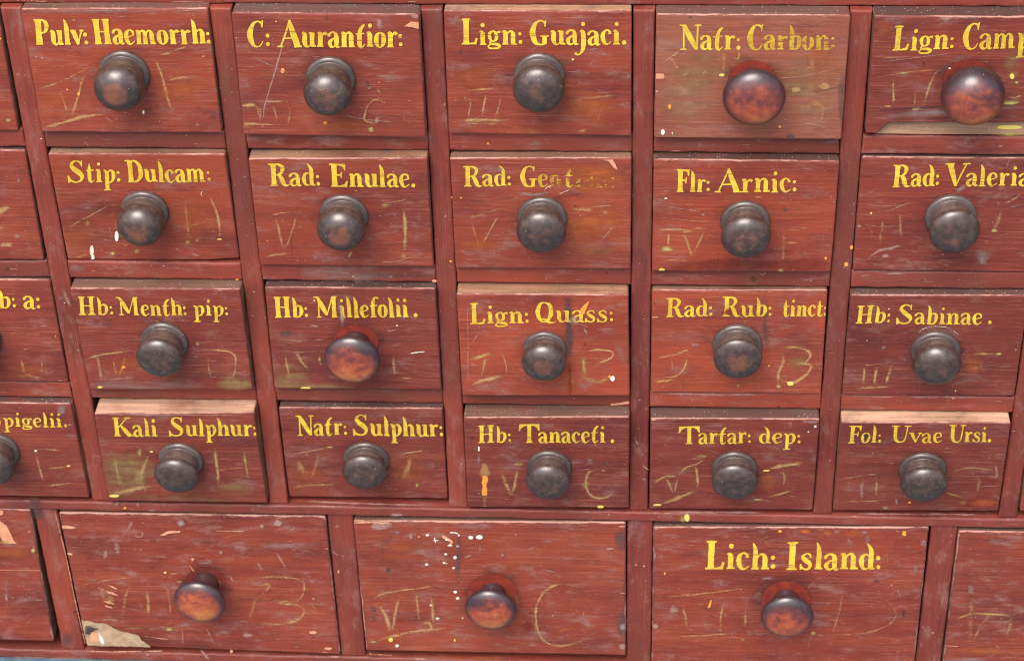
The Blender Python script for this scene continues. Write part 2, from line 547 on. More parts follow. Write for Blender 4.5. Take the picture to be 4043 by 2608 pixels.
# decals: everything is given in picture measurements and laid onto the surface it belongs to
def add_decals(mb, items, place, rng):
    lift = 0.00012
    full = []
    for it in items:
        if it[0] == 's' and it[1] == 'C' and it[2] != '@':
            full.append(('s', 'P', it[2], it[3] * 2.4, it[4] * .30, it[5]))
        full.append(it)
    for it in full:
        kind, m, t = it[0], SLOTS.index(it[1]), it[2]
        lift += 0.000008
        if kind == 's':                                   # stroke: width, strength, points
            wd, al, pts = it[3] * (1.6 if it[1] in 'CT' else 1.3 if it[1] == 'P' else 2.0 if it[1] in 'DG' else 1.4 if it[1] in 'EV' else 1), it[4], it[5]
            path = catmull([(x, y, wd) for x, y in pts], 14)
            hard = it[1] in 'YOWKH'
            ph = rng.uniform(0, 50)
            jit = [(x + 2.5 * noise.noise((i * .31, ph, 1)), y + 2.5 * noise.noise((i * .31, ph, 2)),
                    w_ * (0.85 + 0.5 * noise.noise((i * .23, ph, 3)))) for i, (x, y, w_) in enumerate(path)]
            st = strip(jit)
            n = len(st)
            prev = None
            for i, (L, Cc, Rr) in enumerate(st):
                fade = min(1, 3.2 * min(i, n - 1 - i) / n + (0.8 if hard else 0.15))
                aa = al * fade * (0.8 + 0.5 * noise.noise((i * .12, ph, 9)))
                row = [mb.vert(place(px(t, *L), lift), (0.3 if hard else 0.0 if it[1] in 'GSEVLRD' else aa * .30)), mb.vert(place(px(t, *Cc), lift), aa * 1.15),
                       mb.vert(place(px(t, *Rr), lift), (0.3 if hard else 0.0 if it[1] in 'GSEVLRD' else aa * .30))]
                if prev:
                    mb.face((prev[0], row[0], row[1], prev[1]), m)
                    mb.face((prev[1], row[1], row[2], prev[2]), m)
                prev = row
        elif kind == 'b':                                 # blob: centre, radii, strength
            x, y, rx, ry, al = it[3], it[4], it[5], it[6], (it[7] if len(it) > 7 else 1.0)
            hard = it[1] in 'YOWKH'
            N = 22
            ph = rng.uniform(0, 50)
            cx = mb.vert(place(px(t, x, y), lift), al)
            rings = []
            for fr, av in (((0.75, al), (1.0, 0.3)) if hard else ((0.35, al * .95), (0.7, al * .55), (1.0, 0.0))):
                ring = []
                for q in range(N):
                    an = 2 * math.pi * q / N
                    wob = 1 + (0.18 if hard else 0.35) * noise.noise((math.cos(an) * 1.3 + ph, math.sin(an) * 1.3, 4))
                    ring.append(mb.vert(place(px(t, x + rx * fr * wob * math.cos(an), y + ry * fr * wob * math.sin(an)), lift), av))
                rings.append(ring)
            for q in range(N):
                mb.face((cx, rings[0][(q + 1) % N], rings[0][q]), m)
                for A, B in zip(rings, rings[1:]):
                    mb.face((A[q], A[(q + 1) % N], B[(q + 1) % N], B[q]), m)
        else:                                             # polygon
            pts = it[3]
            x0, y0 = sum(p[0] for p in pts) / len(pts), sum(p[1] for p in pts) / len(pts)
            cx = mb.vert(place(px(t, x0, y0), lift), 1)
            ring = []
            for i in range(len(pts)):
                a, b = pts[i], pts[(i + 1) % len(pts)]
                n = max(1, int(math.dist(a, b) / 10))
                for j in range(n):
                    ring.append((a[0] + (b[0] - a[0]) * j / n + rng.uniform(-1.5, 1.5), a[1] + (b[1] - a[1]) * j / n + rng.uniform(-2, 2)))
            ri = [mb.vert(place(px(t, *p), lift), 0.55) for p in ring]
            for i in range(len(ri)):
                mb.face((cx, ri[(i + 1) % len(ri)], ri[i]), m)


# ------------------------------------------------------------------ brush lettering
def ser(x, y, h=.16, w=.055):
    return ('p', [(x - h, y - w / 2), (x + h, y - w / 2), (x + h, y + w / 2), (x + h * .45, y + w * .75), (x - h * .45, y + w * .75), (x - h, y + w / 2)])


def stem(x, y0, y1, wd):
    return ('s', [(x, y0, wd * 1.06), (x, y0 + (y1 - y0) * .3, wd * .94), (x, y0 + (y1 - y0) * .7, wd * .94), (x, y1, wd * 1.06)])


def flag(x, foot=True, base=0.0, wd=.18):
    return ('s', [(x - .10, .97, .01), (x - .05, .88, .09), (x - .01, .72, .16), (x + .005, .5, wd), (x, .25, wd), (x, base, wd)])


CW, LW, HL = .225, .18, .055
G = {
    'H': (.78, [stem(.16, 0, 1, CW), stem(.58, 0, 1, CW), ('s', [(.2, .5, HL), (.56, .5, HL)]), ser(.16, .03), ser(.16, .97), ser(.58, .03), ser(.58, .97)]),
    'P': (.66, [stem(.17, 0, 1, CW + .02), ser(.17, .03), ser(.12, .97, .15), ('s', [(.2, .965, .06), (.38, .965, .08), (.53, .86, .15), (.55, .72, .165), (.5, .56, .13), (.38, .48, .07), (.22, .47, .05)])]),
    'R': (.78, [stem(.17, 0, 1, CW), ser(.17, .03), ser(.12, .97, .15), ('s', [(.2, .965, .06), (.38, .965, .09), (.53, .87, .16), (.55, .74, .17), (.48, .58, .12), (.36, .51, .07), (.22, .5, .05)]),
                ('s', [(.36, .52, .10), (.47, .38, .19), (.55, .16, .20), (.64, .03, .12), (.80, .05, .03)])]),
    'D': (.78, [stem(.19, 0, 1, CW), ser(.12, .97, .16), ('s', [(.05, .03, .06), (.3, .03, .07), (.48, .06, .10), (.64, .28, .19), (.66, .5, .20), (.62, .75, .18), (.45, .95, .10), (.2, .97, .06)])]),
    'N': (.80, [('s', [(.15, 0, .07), (.13, .9, .07)]), ('s', [(.14, .96, .16), (.4, .5, .22), (.67, .04, .16)]), ('s', [(.68, .02, .07), (.70, 1, .07)]), ser(.14, .03, .12), ser(.08, .97, .12), ser(.71, .97, .13)]),
    'M': (1.16, [('s', [(.16, 0, .08), (.17, .95, .07)]), ('s', [(.12, .97, .12), (.36, .5, .22), (.55, .12, .12)]), ('s', [(.55, .1, .05), (.86, .97, .07)]), stem(.92, 0, 1, .20), ser(.16, .03, .12), ser(.05, .97, .12), ser(.93, .03, .14), ser(.96, .97, .12)]),
    'L': (.66, [stem(.18, 0, 1, CW), ser(.18, .97, .17), ('p', [(0, 0), (.58, 0), (.64, .24), (.56, .26), (.5, .10), (.34, .06), (0, .06)])]),
    'G': (.80, [('s', [(.62, .78, .03), (.58, .93, .08), (.42, .98, .06), (.24, .88, .13), (.13, .6, .22), (.14, .36, .23), (.25, .10, .16), (.42, .02, .07), (.6, .04, .06)]),
                ('s', [(.64, 1.0, .05), (.61, .75, .06)]), ('s', [(.60, .03, .17), (.60, .36, .17)]), ser(.60, .37, .17)]),
    'C': (.68, [('s', [(.58, .80, .03), (.54, .93, .08), (.40, .98, .06), (.24, .88, .13), (.13, .6, .21), (.13, .36, .21), (.24, .10, .14), (.40, .015, .06), (.53, .08, .05), (.62, .24, .03)]),
                ('s', [(.60, 1.02, .06), (.58, .74, .05)])]),
    'A': (.97, [('s', [(.12, .02, .06), (.3, .45, .07), (.50, .98, .09)]), ('s', [(.48, 1.02, .10), (.6, .66, .2), (.72, .34, .23), (.84, .02, .22)]), ('s', [(.24, .34, .06), (.68, .36, .07)]), ser(.11, .03, .12), ser(.85, .03, .16)]),
    'S': (.82, [('s', [(.66, .76, .04), (.60, .92, .08), (.42, .98, .06), (.27, .90, .12), (.22, .76, .17), (.34, .60, .22), (.54, .44, .23), (.66, .28, .18), (.60, .10, .11), (.42, .02, .07), (.22, .05, .09), (.10, .16, .05)]),
                ('s', [(.67, 1.0, .06), (.66, .72, .05)]), ('p', [(.02, .32), (.09, .31), (.18, .10), (.12, -.01), (.03, -.02)])]),
    'F': (.62, [stem(.17, 0, 1, CW), ser(.17, .03, .17), ser(.12, .97, .14), ('p', [(.1, 1), (.62, 1), (.60, .70), (.55, .70), (.50, .88), (.36, .93), (.1, .93)]), ('p', [(.2, .55), (.42, .55), (.45, .66), (.49, .66), (.48, .38), (.44, .38), (.40, .48), (.2, .49)])]),
    'E': (.76, [stem(.17, 0, 1, CW + .02), ser(.10, .97, .14), ('p', [(.1, 1), (.66, 1), (.65, .72), (.60, .72), (.53, .88), (.36, .93), (.1, .93)]), ('p', [(.2, .55), (.42, .55), (.46, .66), (.50, .66), (.49, .38), (.45, .38), (.41, .48), (.2, .49)]),
                ('p', [(.0, 0), (.70, 0), (.74, .26), (.68, .27), (.58, .11), (.38, .06), (.0, .06)])]),
    'K': (.92, [stem(.18, 0, 1, CW), ser(.18, .03), ser(.18, .97), ('s', [(.26, .46, .05), (.5, .74, .06), (.70, .96, .07)]), ser(.72, .97, .15), ('s', [(.36, .60, .06), (.52, .4, .2), (.68, .16, .22), (.80, .02, .20)]), ser(.83, .03, .14)]),
    'Q': (.80, [('s', [(.40, .985, .05), (.22, .88, .15), (.13, .52, .22), (.2, .16, .16), (.36, .015, .06), (.52, .10, .13), (.64, .42, .22), (.60, .82, .18), (.40, .985, .05)]), ('s', [(.26, .16, .05), (.40, .14, .10), (.56, .0, .13), (.74, -.03, .05), (.84, .06, .02)])]),
    'T': (.98, [stem(.54, 0, 1, CW), ser(.54, .03, .17), ('p', [(.02, 1), (1.05, 1), (1.06, .64), (1.0, .64), (.90, .84), (.72, .92), (.36, .92), (.18, .84), (.07, .64), (.01, .64)])]),
    'V': (.86, [('s', [(.18, .98, .24), (.32, .52, .22), (.48, .0, .12)]), ('s', [(.47, 0, .05), (.66, .5, .07), (.86, .97, .06)]), ser(.17, .97, .19), ser(.86, .97, .16)]),
    'U': (.84, [('s', [(.20, 1, .21), (.2, .5, .21), (.2, .3, .21), (.27, .1, .16), (.45, .015, .07), (.63, .12, .08), (.70, .4, .07), (.76, 1, .07)]), ser(.2, .97, .2), ser(.77, .97, .16)]),
    'I': (.46, [stem(.2, 0, 1, CW), ser(.2, .03, .18), ser(.2, .97, .18)]),
    'a': (.52, [('s', [(.05, .40, .10), (.08, .49, .11), (.21, .565, .06), (.34, .50, .13), (.37, .34, .18), (.37, .12, .17), (.42, .02, .10), (.52, .04, .03)]),
                ('s', [(.32, .35, .05), (.18, .29, .10), (.09, .16, .16), (.15, .03, .11), (.26, .03, .06), (.36, .12, .05)])]),
    'b': (.56, [flag(.16), ('s', [(.18, .42, .05), (.30, .55, .07), (.43, .49, .14), (.46, .28, .18), (.38, .06, .10), (.24, .01, .06), (.12, .05, .06)])]),
    'c': (.47, [('s', [(.38, .40, .13), (.36, .50, .10), (.24, .565, .06), (.12, .44, .15), (.10, .26, .18), (.18, .05, .12), (.30, .01, .06), (.44, .12, .03)])]),
    'd': (.56, [('s', [(.24, .96, .01), (.33, .86, .09), (.40, .70, .16), (.42, .5, .18), (.41, .25, .18), (.42, .04, .16)]), ser(.47, .03, .09), ('s', [(.36, .46, .05), (.26, .55, .06), (.13, .46, .14), (.10, .26, .18), (.17, .06, .11), (.28, .02, .05), (.38, .10, .05)])]),
    'e': (.48, [('s', [(.13, .27, .04), (.42, .36, .05)]), ('s', [(.42, .36, .07), (.38, .50, .10), (.25, .565, .06), (.13, .46, .14), (.10, .27, .18), (.17, .06, .13), (.28, .01, .06), (.45, .13, .03)])]),
    'f': (.42, [('s', [(.20, 0, .17), (.2, .5, .17), (.22, .72, .16), (.30, .88, .10), (.40, .93, .06), (.48, .86, .10)]), ser(.2, .03, .15), ('s', [(.04, .53, .06), (.42, .55, .06)])]),
    'g': (.56, [('s', [(.24, .565, .05), (.12, .48, .13), (.10, .34, .14), (.16, .20, .09), (.25, .16, .05), (.36, .24, .13), (.37, .40, .14), (.30, .53, .08), (.24, .565, .05)]), ('s', [(.36, .48, .05), (.44, .53, .07), (.53, .52, .11)]),
                ('s', [(.16, .18, .05), (.10, .10, .06), (.20, .05, .09), (.38, .04, .12), (.50, -.02, .11), (.44, -.10, .08), (.24, -.13, .06), (.08, -.10, .07), (.06, -.02, .06), (.16, .05, .05)])]),
    'h': (.64, [flag(.17), ser(.17, .03, .13), ('s', [(.2, .38, .05), (.31, .52, .06), (.42, .54, .11), (.49, .42, .18), (.49, .2, .18), (.49, .02, .18)]), ser(.5, .03, .13)]),
    'i': (.34, [('s', [(.05, .50, .03), (.11, .54, .10), (.17, .45, .18), (.17, .2, .18), (.18, .02, .17)]), ser(.18, .03, .13), ('d', .18, .80, .075)]),
    'j': (.34, [('s', [(.06, .50, .03), (.11, .54, .10), (.18, .45, .18), (.19, .05, .18), (.16, -.2, .14), (.04, -.36, .07), (-.08, -.38, .07), (-.14, -.30, .10)]), ('d', .18, .80, .075)]),
    'l': (.34, [flag(.17), ser(.18, .03, .13)]),
    'm': (.94, [('s', [(.05, .50, .03), (.10, .54, .10), (.15, .45, .16), (.15, .02, .16)]), ('s', [(.17, .38, .05), (.27, .53, .07), (.37, .53, .10), (.43, .40, .16), (.43, .02, .16)]), ('s', [(.45, .38, .05), (.56, .53, .07), (.66, .53, .10), (.72, .40, .17), (.72, .2, .17), (.74, .03, .16)]),
                ser(.15, .03, .11), ser(.43, .03, .10), ser(.76, .03, .12)]),
    'n': (.64, [('s', [(.05, .50, .03), (.11, .54, .10), (.17, .45, .18), (.17, .02, .18)]), ('s', [(.2, .38, .05), (.31, .53, .07), (.41, .54, .11), (.47, .42, .18), (.47, .2, .18), (.48, .03, .17)]), ser(.17, .03, .13), ser(.5, .03, .13)]),
    'o': (.52, [('s', [(.25, .565, .05), (.13, .48, .13), (.09, .28, .18), (.14, .08, .12), (.24, .01, .05), (.36, .09, .12), (.41, .29, .18), (.36, .49, .12), (.25, .565, .05)])]),
    'p': (.58, [('s', [(.03, .56, .02), (.11, .53, .10), (.18, .42, .17), (.19, .1, .18), (.19, -.33, .16)]), ser(.19, -.33, .15), ('s', [(.20, .40, .05), (.31, .54, .07), (.44, .49, .14), (.48, .29, .18), (.41, .07, .10), (.29, .01, .06), (.2, .07, .05)])]),
    'r': (.48, [('s', [(.05, .50, .03), (.11, .54, .10), (.17, .45, .18), (.17, .02, .18)]), ser(.17, .03, .13), ('s', [(.2, .34, .05), (.28, .49, .08), (.37, .54, .09), (.43, .47, .13)])]),
    's': (.46, [('s', [(.37, .42, .04), (.34, .52, .07), (.24, .565, .05), (.13, .50, .09), (.11, .42, .12), (.22, .31, .16), (.34, .22, .15), (.35, .09, .10), (.24, .01, .06), (.10, .06, .06), (.05, .16, .04)]), ('p', [(.01, .2), (.06, .2), (.12, .05), (.06, 0), (.01, 0)])]),
    't': (.44, [('s', [(.40, .88, .05), (.33, .84, .10), (.23, .72, .13), (.18, .5, .17), (.17, .2, .17), (.20, .05, .14), (.28, .01, .07), (.40, .12, .03)]), ('s', [(.02, .52, .05), (.38, .55, .05)])]),
    'τ': (.40, [('s', [(.17, .86, .02), (.16, .74, .08), (.16, .55, .16), (.16, .2, .17), (.19, .05, .14), (.27, .01, .07), (.38, .10, .03)]), ('s', [(.02, .53, .05), (.36, .55, .06)])]),
    'u': (.64, [('s', [(.04, .50, .03), (.1, .54, .10), (.16, .45, .18), (.16, .2, .18), (.22, .05, .13), (.33, .02, .06), (.44, .14, .05)]), stem(.47, .02, .55, LW), ser(.43, .53, .10, .05), ser(.53, .03, .10)]),
    'v': (.58, [('s', [(.12, .55, .19), (.22, .3, .18), (.33, 0, .10)]), ('s', [(.32, 0, .05), (.42, .3, .06), (.52, .52, .07)]), ser(.12, .535, .13), ser(.52, .535, .10)]),
    ':': (.22, [('d', .10, .42, .068), ('d', .12, .10, .075)]),
    ' ': (.20, []),
    '.': (.26, [('d', .14, .09, .085)]),
}


def write(mb, word, t, x0, y0, x1, y1, cap, sl, wear, place, rng):
    """word from x0 to x1 on a base line y0..y1; cap = height of a capital; sl = lean at cap height"""
    tot = sum(G[c][0] for c in word)
    sx = (x1 - x0) / tot
    pen = 0.0
    for ci, c in enumerate(word):
        adv, parts = G[c]
        wr = wear(ci / max(1, len(word) - 1)) if callable(wear) else wear
        jy, js, jl = rng.uniform(-.018, .018), rng.uniform(.975, 1.025), rng.uniform(-.015, .015)
        ph = rng.uniform(0, 99)

        def pt(gx, gy):
            gx2 = gx + .010 * noise.noise((gx * 5 + ph, gy * 5, 1))
            gy2 = gy + .010 * noise.noise((gx * 5 + ph, gy * 5, 2))
            fx = pen + gx2
            X = x0 + sx * fx
            Y = y0 + (y1 - y0) * (fx / tot) - cap * (gy2 * js + jy)
            return px(t, X + (sl + jl * cap) * gy2, Y)
        for pi, p in enumerate(parts):
            lift = 0.00055 + 0.000008 * pi
            if p[0] == 's':
                k = cap / sx                                  # widths are fractions of the cap height in both directions
                path = catmull([(x / k if False else x, y, wd) for x, y, wd in p[1]], .04)
                asp = min(1.35, max(.75, cap / sx))
                prev = None
                for L, Cc, Rr in strip([(x / asp, y, wd) for x, y, wd in path]):
                    row = [mb.vert(place(pt(L[0] * asp, L[1]), lift), 1, 0, wr), mb.vert(place(pt(Rr[0] * asp, Rr[1]), lift), 1, 0, wr)]
                    if prev:
                        mb.face((prev[0], row[0], row[1], prev[1]))
                    prev = row
            elif p[0] == 'p':
                cx = sum(q[0] for q in p[1]) / len(p[1])
                cy = sum(q[1] for q in p[1]) / len(p[1])
                idx = []
                for i in range(len(p[1])):
                    a, b = p[1][i], p[1][(i + 1) % len(p[1])]
                    n = max(1, int(math.dist(a, b) / .06))
                    for j in range(n):
                        idx.append(mb.vert(place(pt(a[0] + (b[0] - a[0]) * j / n, a[1] + (b[1] - a[1]) * j / n), lift), 1, 0, wr))
                mb.face(idx)
            else:
                _, cx, cy, rr = p
                rr *= rng.uniform(.9, 1.15)
                idx = [mb.vert(place(pt(cx + rr * math.cos(q * math.pi / 8) * cap / sx, cy + rr * 1.05 * math.sin(q * math.pi / 8)), lift), 1, 0, wr) for q in range(16)]
                mb.face(idx)
        pen += adv


# ------------------------------------------------------------------ the cabinet frame
YR = [-0.0043, -0.1285, -0.2540, -0.3795, -0.5053]       # lower edges of the horizontal members
TH = 0.0165
LEDGE = -0.4955                                           # top of the wide middle rail
BOT = -0.6812                                             # top of the base rail
SX = [(-0.6400, -0.6238), (-0.4800, -0.4638), (-0.3193, -0.3028), (-0.1591, -0.1428), (0.0, 0.0162), (0.1603, 0.1766), (0.3204, 0.3366), (0.4805, 0.4970)]
BX = [(-0.660, -0.643), (-0.5351, -0.5137), (-0.2689, -0.2458), (-0.0019, 0.0207), (0.264, 0.287), (0.5000, 0.5170)]
XL, XR = -0.660, 0.517

cabinet = link('cabinet')
cabinet.location = W(0, -ZB, 0)
cabinet['label'] = 'dark red painted wooden apothecary cabinet frame holding all the drawers'
cabinet['category'] = 'cabinet'


def board(name, x0, x1, y0, y1, z0, z1, mat, parent, wav=0.0006, decals=(), seed=None, vertical=False, wide=False, tone=0.0, dark=0.0):
    """a worn board: front sheet with uneven, rounded border, sides going back to z0"""
    rng = random.Random(hash((round(x0, 4), round(y0, 4))) & 0xffff)
    base = W((x0 + x1) / 2, y0, z1)
    mb = MB()
    e = [0, .0004, .0010, .0020, .0034]
    w_, h_ = x1 - x0, y1 - y0

    def axis(L):
        n = max(2, int((L - .0068) / .006))
        return e + [.0034 + (L - .0068) * i / n for i in range(1, n)] + [L - q for q in reversed(e)]
    ax, ay = axis(w_), axis(h_)
    s = rng.uniform(0, 90)
    nx, ny = len(ax), len(ay)
    grid = []
    for iy, v in enumerate(ay):
        row = []
        for ix, uu in enumerate(ax):
            dl, dr, db, dt = uu, w_ - uu, v, h_ - v
            de = min(dl, dr, db, dt)
            rad = .0016
            z = -(rad - math.sqrt(max(0, rad * rad - max(0, rad - de) ** 2))) if de < rad else 0
            wx = wav * noise.noise((s, v * 70, 1)) * (1 - uu / w_) + wav * noise.noise((s, v * 70, 5)) * uu / w_
            wy = wav * (noise.noise((uu * 60, s, 3)) + .5 * noise.noise((uu * 260, s, 3)))
            ed = max(1 - db / .0022, .95 * (1 - dt / .0022), .55 * (1 - dl / .0018), .55 * (1 - dr / .0018), 0)
            if vertical:
                ed *= .45
            p = W(x0 + uu + wx, y0 + v + wy, z1 + z) - base
            row.append(mb.vert(p, 1, ed * .8))
        grid.append(row)
    for iy in range(ny - 1):
        for ix in range(nx - 1):
            mb.face((grid[iy][ix], grid[iy][ix + 1], grid[iy + 1][ix + 1], grid[iy + 1][ix]), 0, True)
    ring = grid[0] + [grid[i][-1] for i in range(1, ny)] + grid[-1][-2::-1] + [grid[i][0] for i in range(ny - 2, 0, -1)]
    fr = [mb.vert(mb.v[i], 1, .3) for i in ring]
    bk = [mb.vert((mb.v[i][0], z1 - z0, mb.v[i][2]), 1, 0) for i in ring]
    for i in range(len(ring)):
        j = (i + 1) % len(ring)
        mb.face((fr[j], fr[i], bk[i], bk[j]), 0)
    mb.face(list(reversed(bk)), 0)

    def place(p, lift):
        if p[0] == '@':
            return W(x0 + p[1], y1 - p[2], z1 + lift) - base
        return W(*hit_z(p, z1 + lift)) - base
    sl0 = list(SLOTS)
    sl0[0] = mat
    if name != 'side_panel':
        decals = wear_marks(rng, w_, h_, {'rail': 9, 'stile': 30, 'lower_stile': 12}.get(name, 60), vertical) + list(decals)
    add_decals(mb, decals, place, rng)
    o = mb.build(name, sl0 if decals else [mat], parent, ('a', 'edge'))
    o.location = base - parent.location
    o['haze'] = rng.choice((0.0, .15, .3))
    o['warm'] = rng.choice((0.0, 0.0, .15, .35))
    o['seed'] = rng.uniform(0, 9) if seed is None else seed
    o['tone'] = tone
    o['dark'] = dark
    return o


RAILMARKS = {
    (1, 1): [('s', 'P', '00', 14, .7, [(890, 1250), (990, 1252)])],
    (2, 0): [('b', 'D', '01', 62, 1270, 24, 22, 1.0)],
    (2, 1): [('s', 'G', '01', 60, .5, [(620, 1260), (760, 1290)]), ('b', 'O', '01', 2120, 1365, 14, 8), ('s', 'P', '01', 14, .7, [(1130, 1300), (1190, 1310)])],
    (2, 2): [('s', 'G', '11', 90, .8, [(420, 1310), (800, 1320), (1250, 1330)]), ('s', 'S', '11', 70, .45, [(900, 1320), (1600, 1330)]), ('b', 'H', '11', 895, 1338, 14, 9), ('b', 'K', '11', 1620, 1378, 24, 12)],
    (1, 3): [('s', 'G', '20', 40, .6, [(230, 1260), (290, 1310)]), ('s', 'P', '20', 9, .6, [(310, 1215), (400, 1310)]), ('b', 'O', '10', 2098, 1283, 8, 10)],
    (1, 4): [('s', 'G', '30', 16, .6, [(530, 1275), (700, 1262)])],
    (2, 4): [('b', 'D', '21', 2205, 1365, 34, 26, .8)],
    (2, 5): [('s', 'P', '31', 20, .7, [(1050, 1310), (1190, 1312), (1400, 1305)]), ('s', 'G', '31', 16, .5, [(1470, 1350), (1480, 1400)])],
    (3, 3): [('p', 'K', '22', [(930, 1232), (1010, 1222), (1095, 1205), (1098, 1228), (1000, 1240), (930, 1243)])],
    (3, 4): [('s', 'P', '22', 22, .9, [(1300, 1140), (1600, 1142), (1900, 1150), (2050, 1148), (2300, 1150)])],
    (3, 5): [('s', 'P', '32', 16, .7, [(730, 1165), (1300, 1172), (2200, 1172)]), ('b', 'O', '32', 1722, 1180, 11, 9)],
}
MIDMARKS = [('b', 'Y', '23', 1612, 1228, 24, 34), ('b', 'L', '23', 1575, 1240, 30, 32, .6), ('b', 'O', '04', 1117, 172, 13, 12), ('b', 'P', '04', 1045, 135, 20, 20, .8), ('b', 'P', '04', 1230, 140, 22, 22, .8),
            ('s', 'P', '04', 30, .7, [(1300, 195), (1400, 190)]), ('s', 'P', '14', 18, .9, [(340, 108), (900, 130), (1400, 145), (1720, 152)]), ('s', 'P', '14', 26, .8, [(1200, 232), (1360, 238)]),
            ('s', 'P', '23', 20, .9, [(1300, 1172), (1700, 1180), (2200, 1182), (2350, 1190)]), ('s', 'P', '33', 20, .9, [(640, 1188), (1100, 1195), (1700, 1198), (2110, 1205)]),
            ('b', 'S', '03', 310, 1110, 60, 90, .6), ('b', 'G', '03', 1465, 1115, 24, 30, .6), ('s', 'P', '33', 16, .6, [(0, 1210), (60, 1200)])]
STILEMARKS = {5: [('b', 'O', '31', 766, 1230, 20, 20), ('b', 'O', '31', 812, 1078, 14, 20, 1.0)],
              1: [('s', 'P', '02', 34, .8, [(565, 190), (590, 270), (640, 380)]), ('b', 'G', '02', 545, 280, 20, 25, .8), ('b', 'G', '02', 700, 752, 14, 14, .8)],
              4: [('s', 'P', '23', 16, .9, [(1155, 530), (1180, 590)]), ('s', 'K', '23', 8, .9, [(1220, 765), (1268, 800)]), ('b', 'P', '23', 1215, 665, 8, 8, .9)],
              3: [('b', 'P', '11', 1718, 800, 10, 14, .8), ('b', 'O', '11', 1765, 1203, 10, 12), ('b', 'O', '11', 1775, 632, 7, 8)]}

board('top_board', XL, XR, YR[0], 0.13, -0.024, -0.006, 'railpaint', cabinet, .0009,
      [('s', 'P', '10', 14, .9, [(1380, 15), (1460, 18)]), ('s', 'K', '00', 10, .8, [(150, 8), (420, 14)]), ('s', 'P', '00', 8, .9, [(1500, 14), (1900, 17)])])
for i, (a, b) in enumerate(SX):
    board('stile', a, b, LEDGE, -0.0050, -0.022, 0.0, 'stilepaint', cabinet, .0004, STILEMARKS.get(i, ()), vertical=True, dark={3: .12, 4: .25, 5: .2, 6: .2}.get(i, 0))
for rr in (1, 2, 3):
    for c in range(7):
        board('rail', SX[c][1] + .0002, SX[c + 1][0] - .0002, YR[rr], YR[rr] + TH, -0.022, -0.0003, 'railpaint', cabinet, .0009,
              RAILMARKS.get((rr, c), ()), dark=.25 if (rr, c) == (2, 2) else 0)
board('middle_rail', XL, XR, YR[4], LEDGE, -0.024, 0.0025, 'railpaint', cabinet, .0008, MIDMARKS)
for i, (a, b) in enumerate(BX):
    board('lower_stile', a, b, BOT, YR[4] - .0003, -0.022, 0.0, 'stilepaint', cabinet, .0006, vertical=True, dark={3: .3, 4: .25}.get(i, .08), decals={
        2: [('s', 'T', '14', 30, .6, [(710, 350), (780, 330)]), ('s', 'P', '14', 10, .8, [(690, 545), (770, 605)]), ('b', 'K', '14', 762, 740, 8, 18)],
        3: [('b', 'K', '24', 1228, 692, 9, 8), ('b', 'K', '24', 1160, 682, 8, 6)],
        1: [('b', 'S', '04', 350, 230, 70, 60, .7), ('s', 'K', '04', 9, .8, [(490, 200), (540, 400), (600, 650), (650, 900), (690, 1080), (760, 1380)]), ('b', 'S', '04', 600, 1350, 60, 90, .5)]}.get(i, ()))
board('base_rail', XL, XR, -ZB + .0005, BOT, -0.024, 0.0025, 'railpaint', cabinet, .0010,
      [('s', 'P', '04', 12, .9, [(0, 1500), (300, 1508), (620, 1516), (900, 1525)]), ('s', 'K', '04', 14, .8, [(780, 1448), (1000, 1455), (1450, 1450)]), ('s', 'P', '04', 26, .8, [(1790, 1430), (1870, 1530)]),
       ('b', 'K', '04', 2070, 1452, 14, 16), ('s', 'E', '14', 30, .6, [(1300, 1500), (1900, 1515), (2300, 1510)]), ('s', 'K', '14', 9, .7, [(1030, 1475), (1250, 1490)])])
board('side_panel', SX[6][1] + .0002, SX[7][0] - .0002, LEDGE, YR[0] - .001, -0.030, -0.023, 'stilepaint', cabinet)


def box(name, x0, x1, y0, y1, z0, z1, mat, parent):
    mb = MB()
    P = [(x, y, z) for z in (z0, z1) for y in (y0, y1) for x in (x0, x1)]
    for q in P:
        mb.vert(W(*q) - parent.location)
    for fc in ((4, 5, 7, 6), (1, 0, 2, 3), (0, 4, 6, 2), (5, 1, 3, 7), (6, 7, 3, 2), (0, 1, 5, 4)):
        mb.face(fc)
    o = mb.build(name, [mat], parent)
    o['seed'] = 1.7
    o['tone'] = 0.0
    o['dark'] = 0.0
    return o


box('back_panel', XL, XR, -ZB + .001, .13, -.302, -.290, 'cavity', cabinet)
box('side', XL, XL + .012, -ZB + .001, .13, -.289, -.0255, 'stilepaint', cabinet)
box('side', XR - .012, XR, -ZB + .001, .13, -.289, -.0255, 'stilepaint', cabinet)
box('top_panel', XL, XR, .1305, .146, -.302, .004, 'railpaint', cabinet)

# ------------------------------------------------------------------ the ground
me = bpy.data.meshes.new('ground')
me.from_pydata([(-60, -60, 0), (60, -60, 0), (60, 60, 0), (-60, 60, 0)], [], [(0, 1, 2, 3)])
me.materials.append(MAT['ground'])
gr = link('ground', None, me)
gr['kind'] = 'structure'
gr['label'] = 'blue grey paving under the foot of the cabinet'
gr['seed'] = 0.4

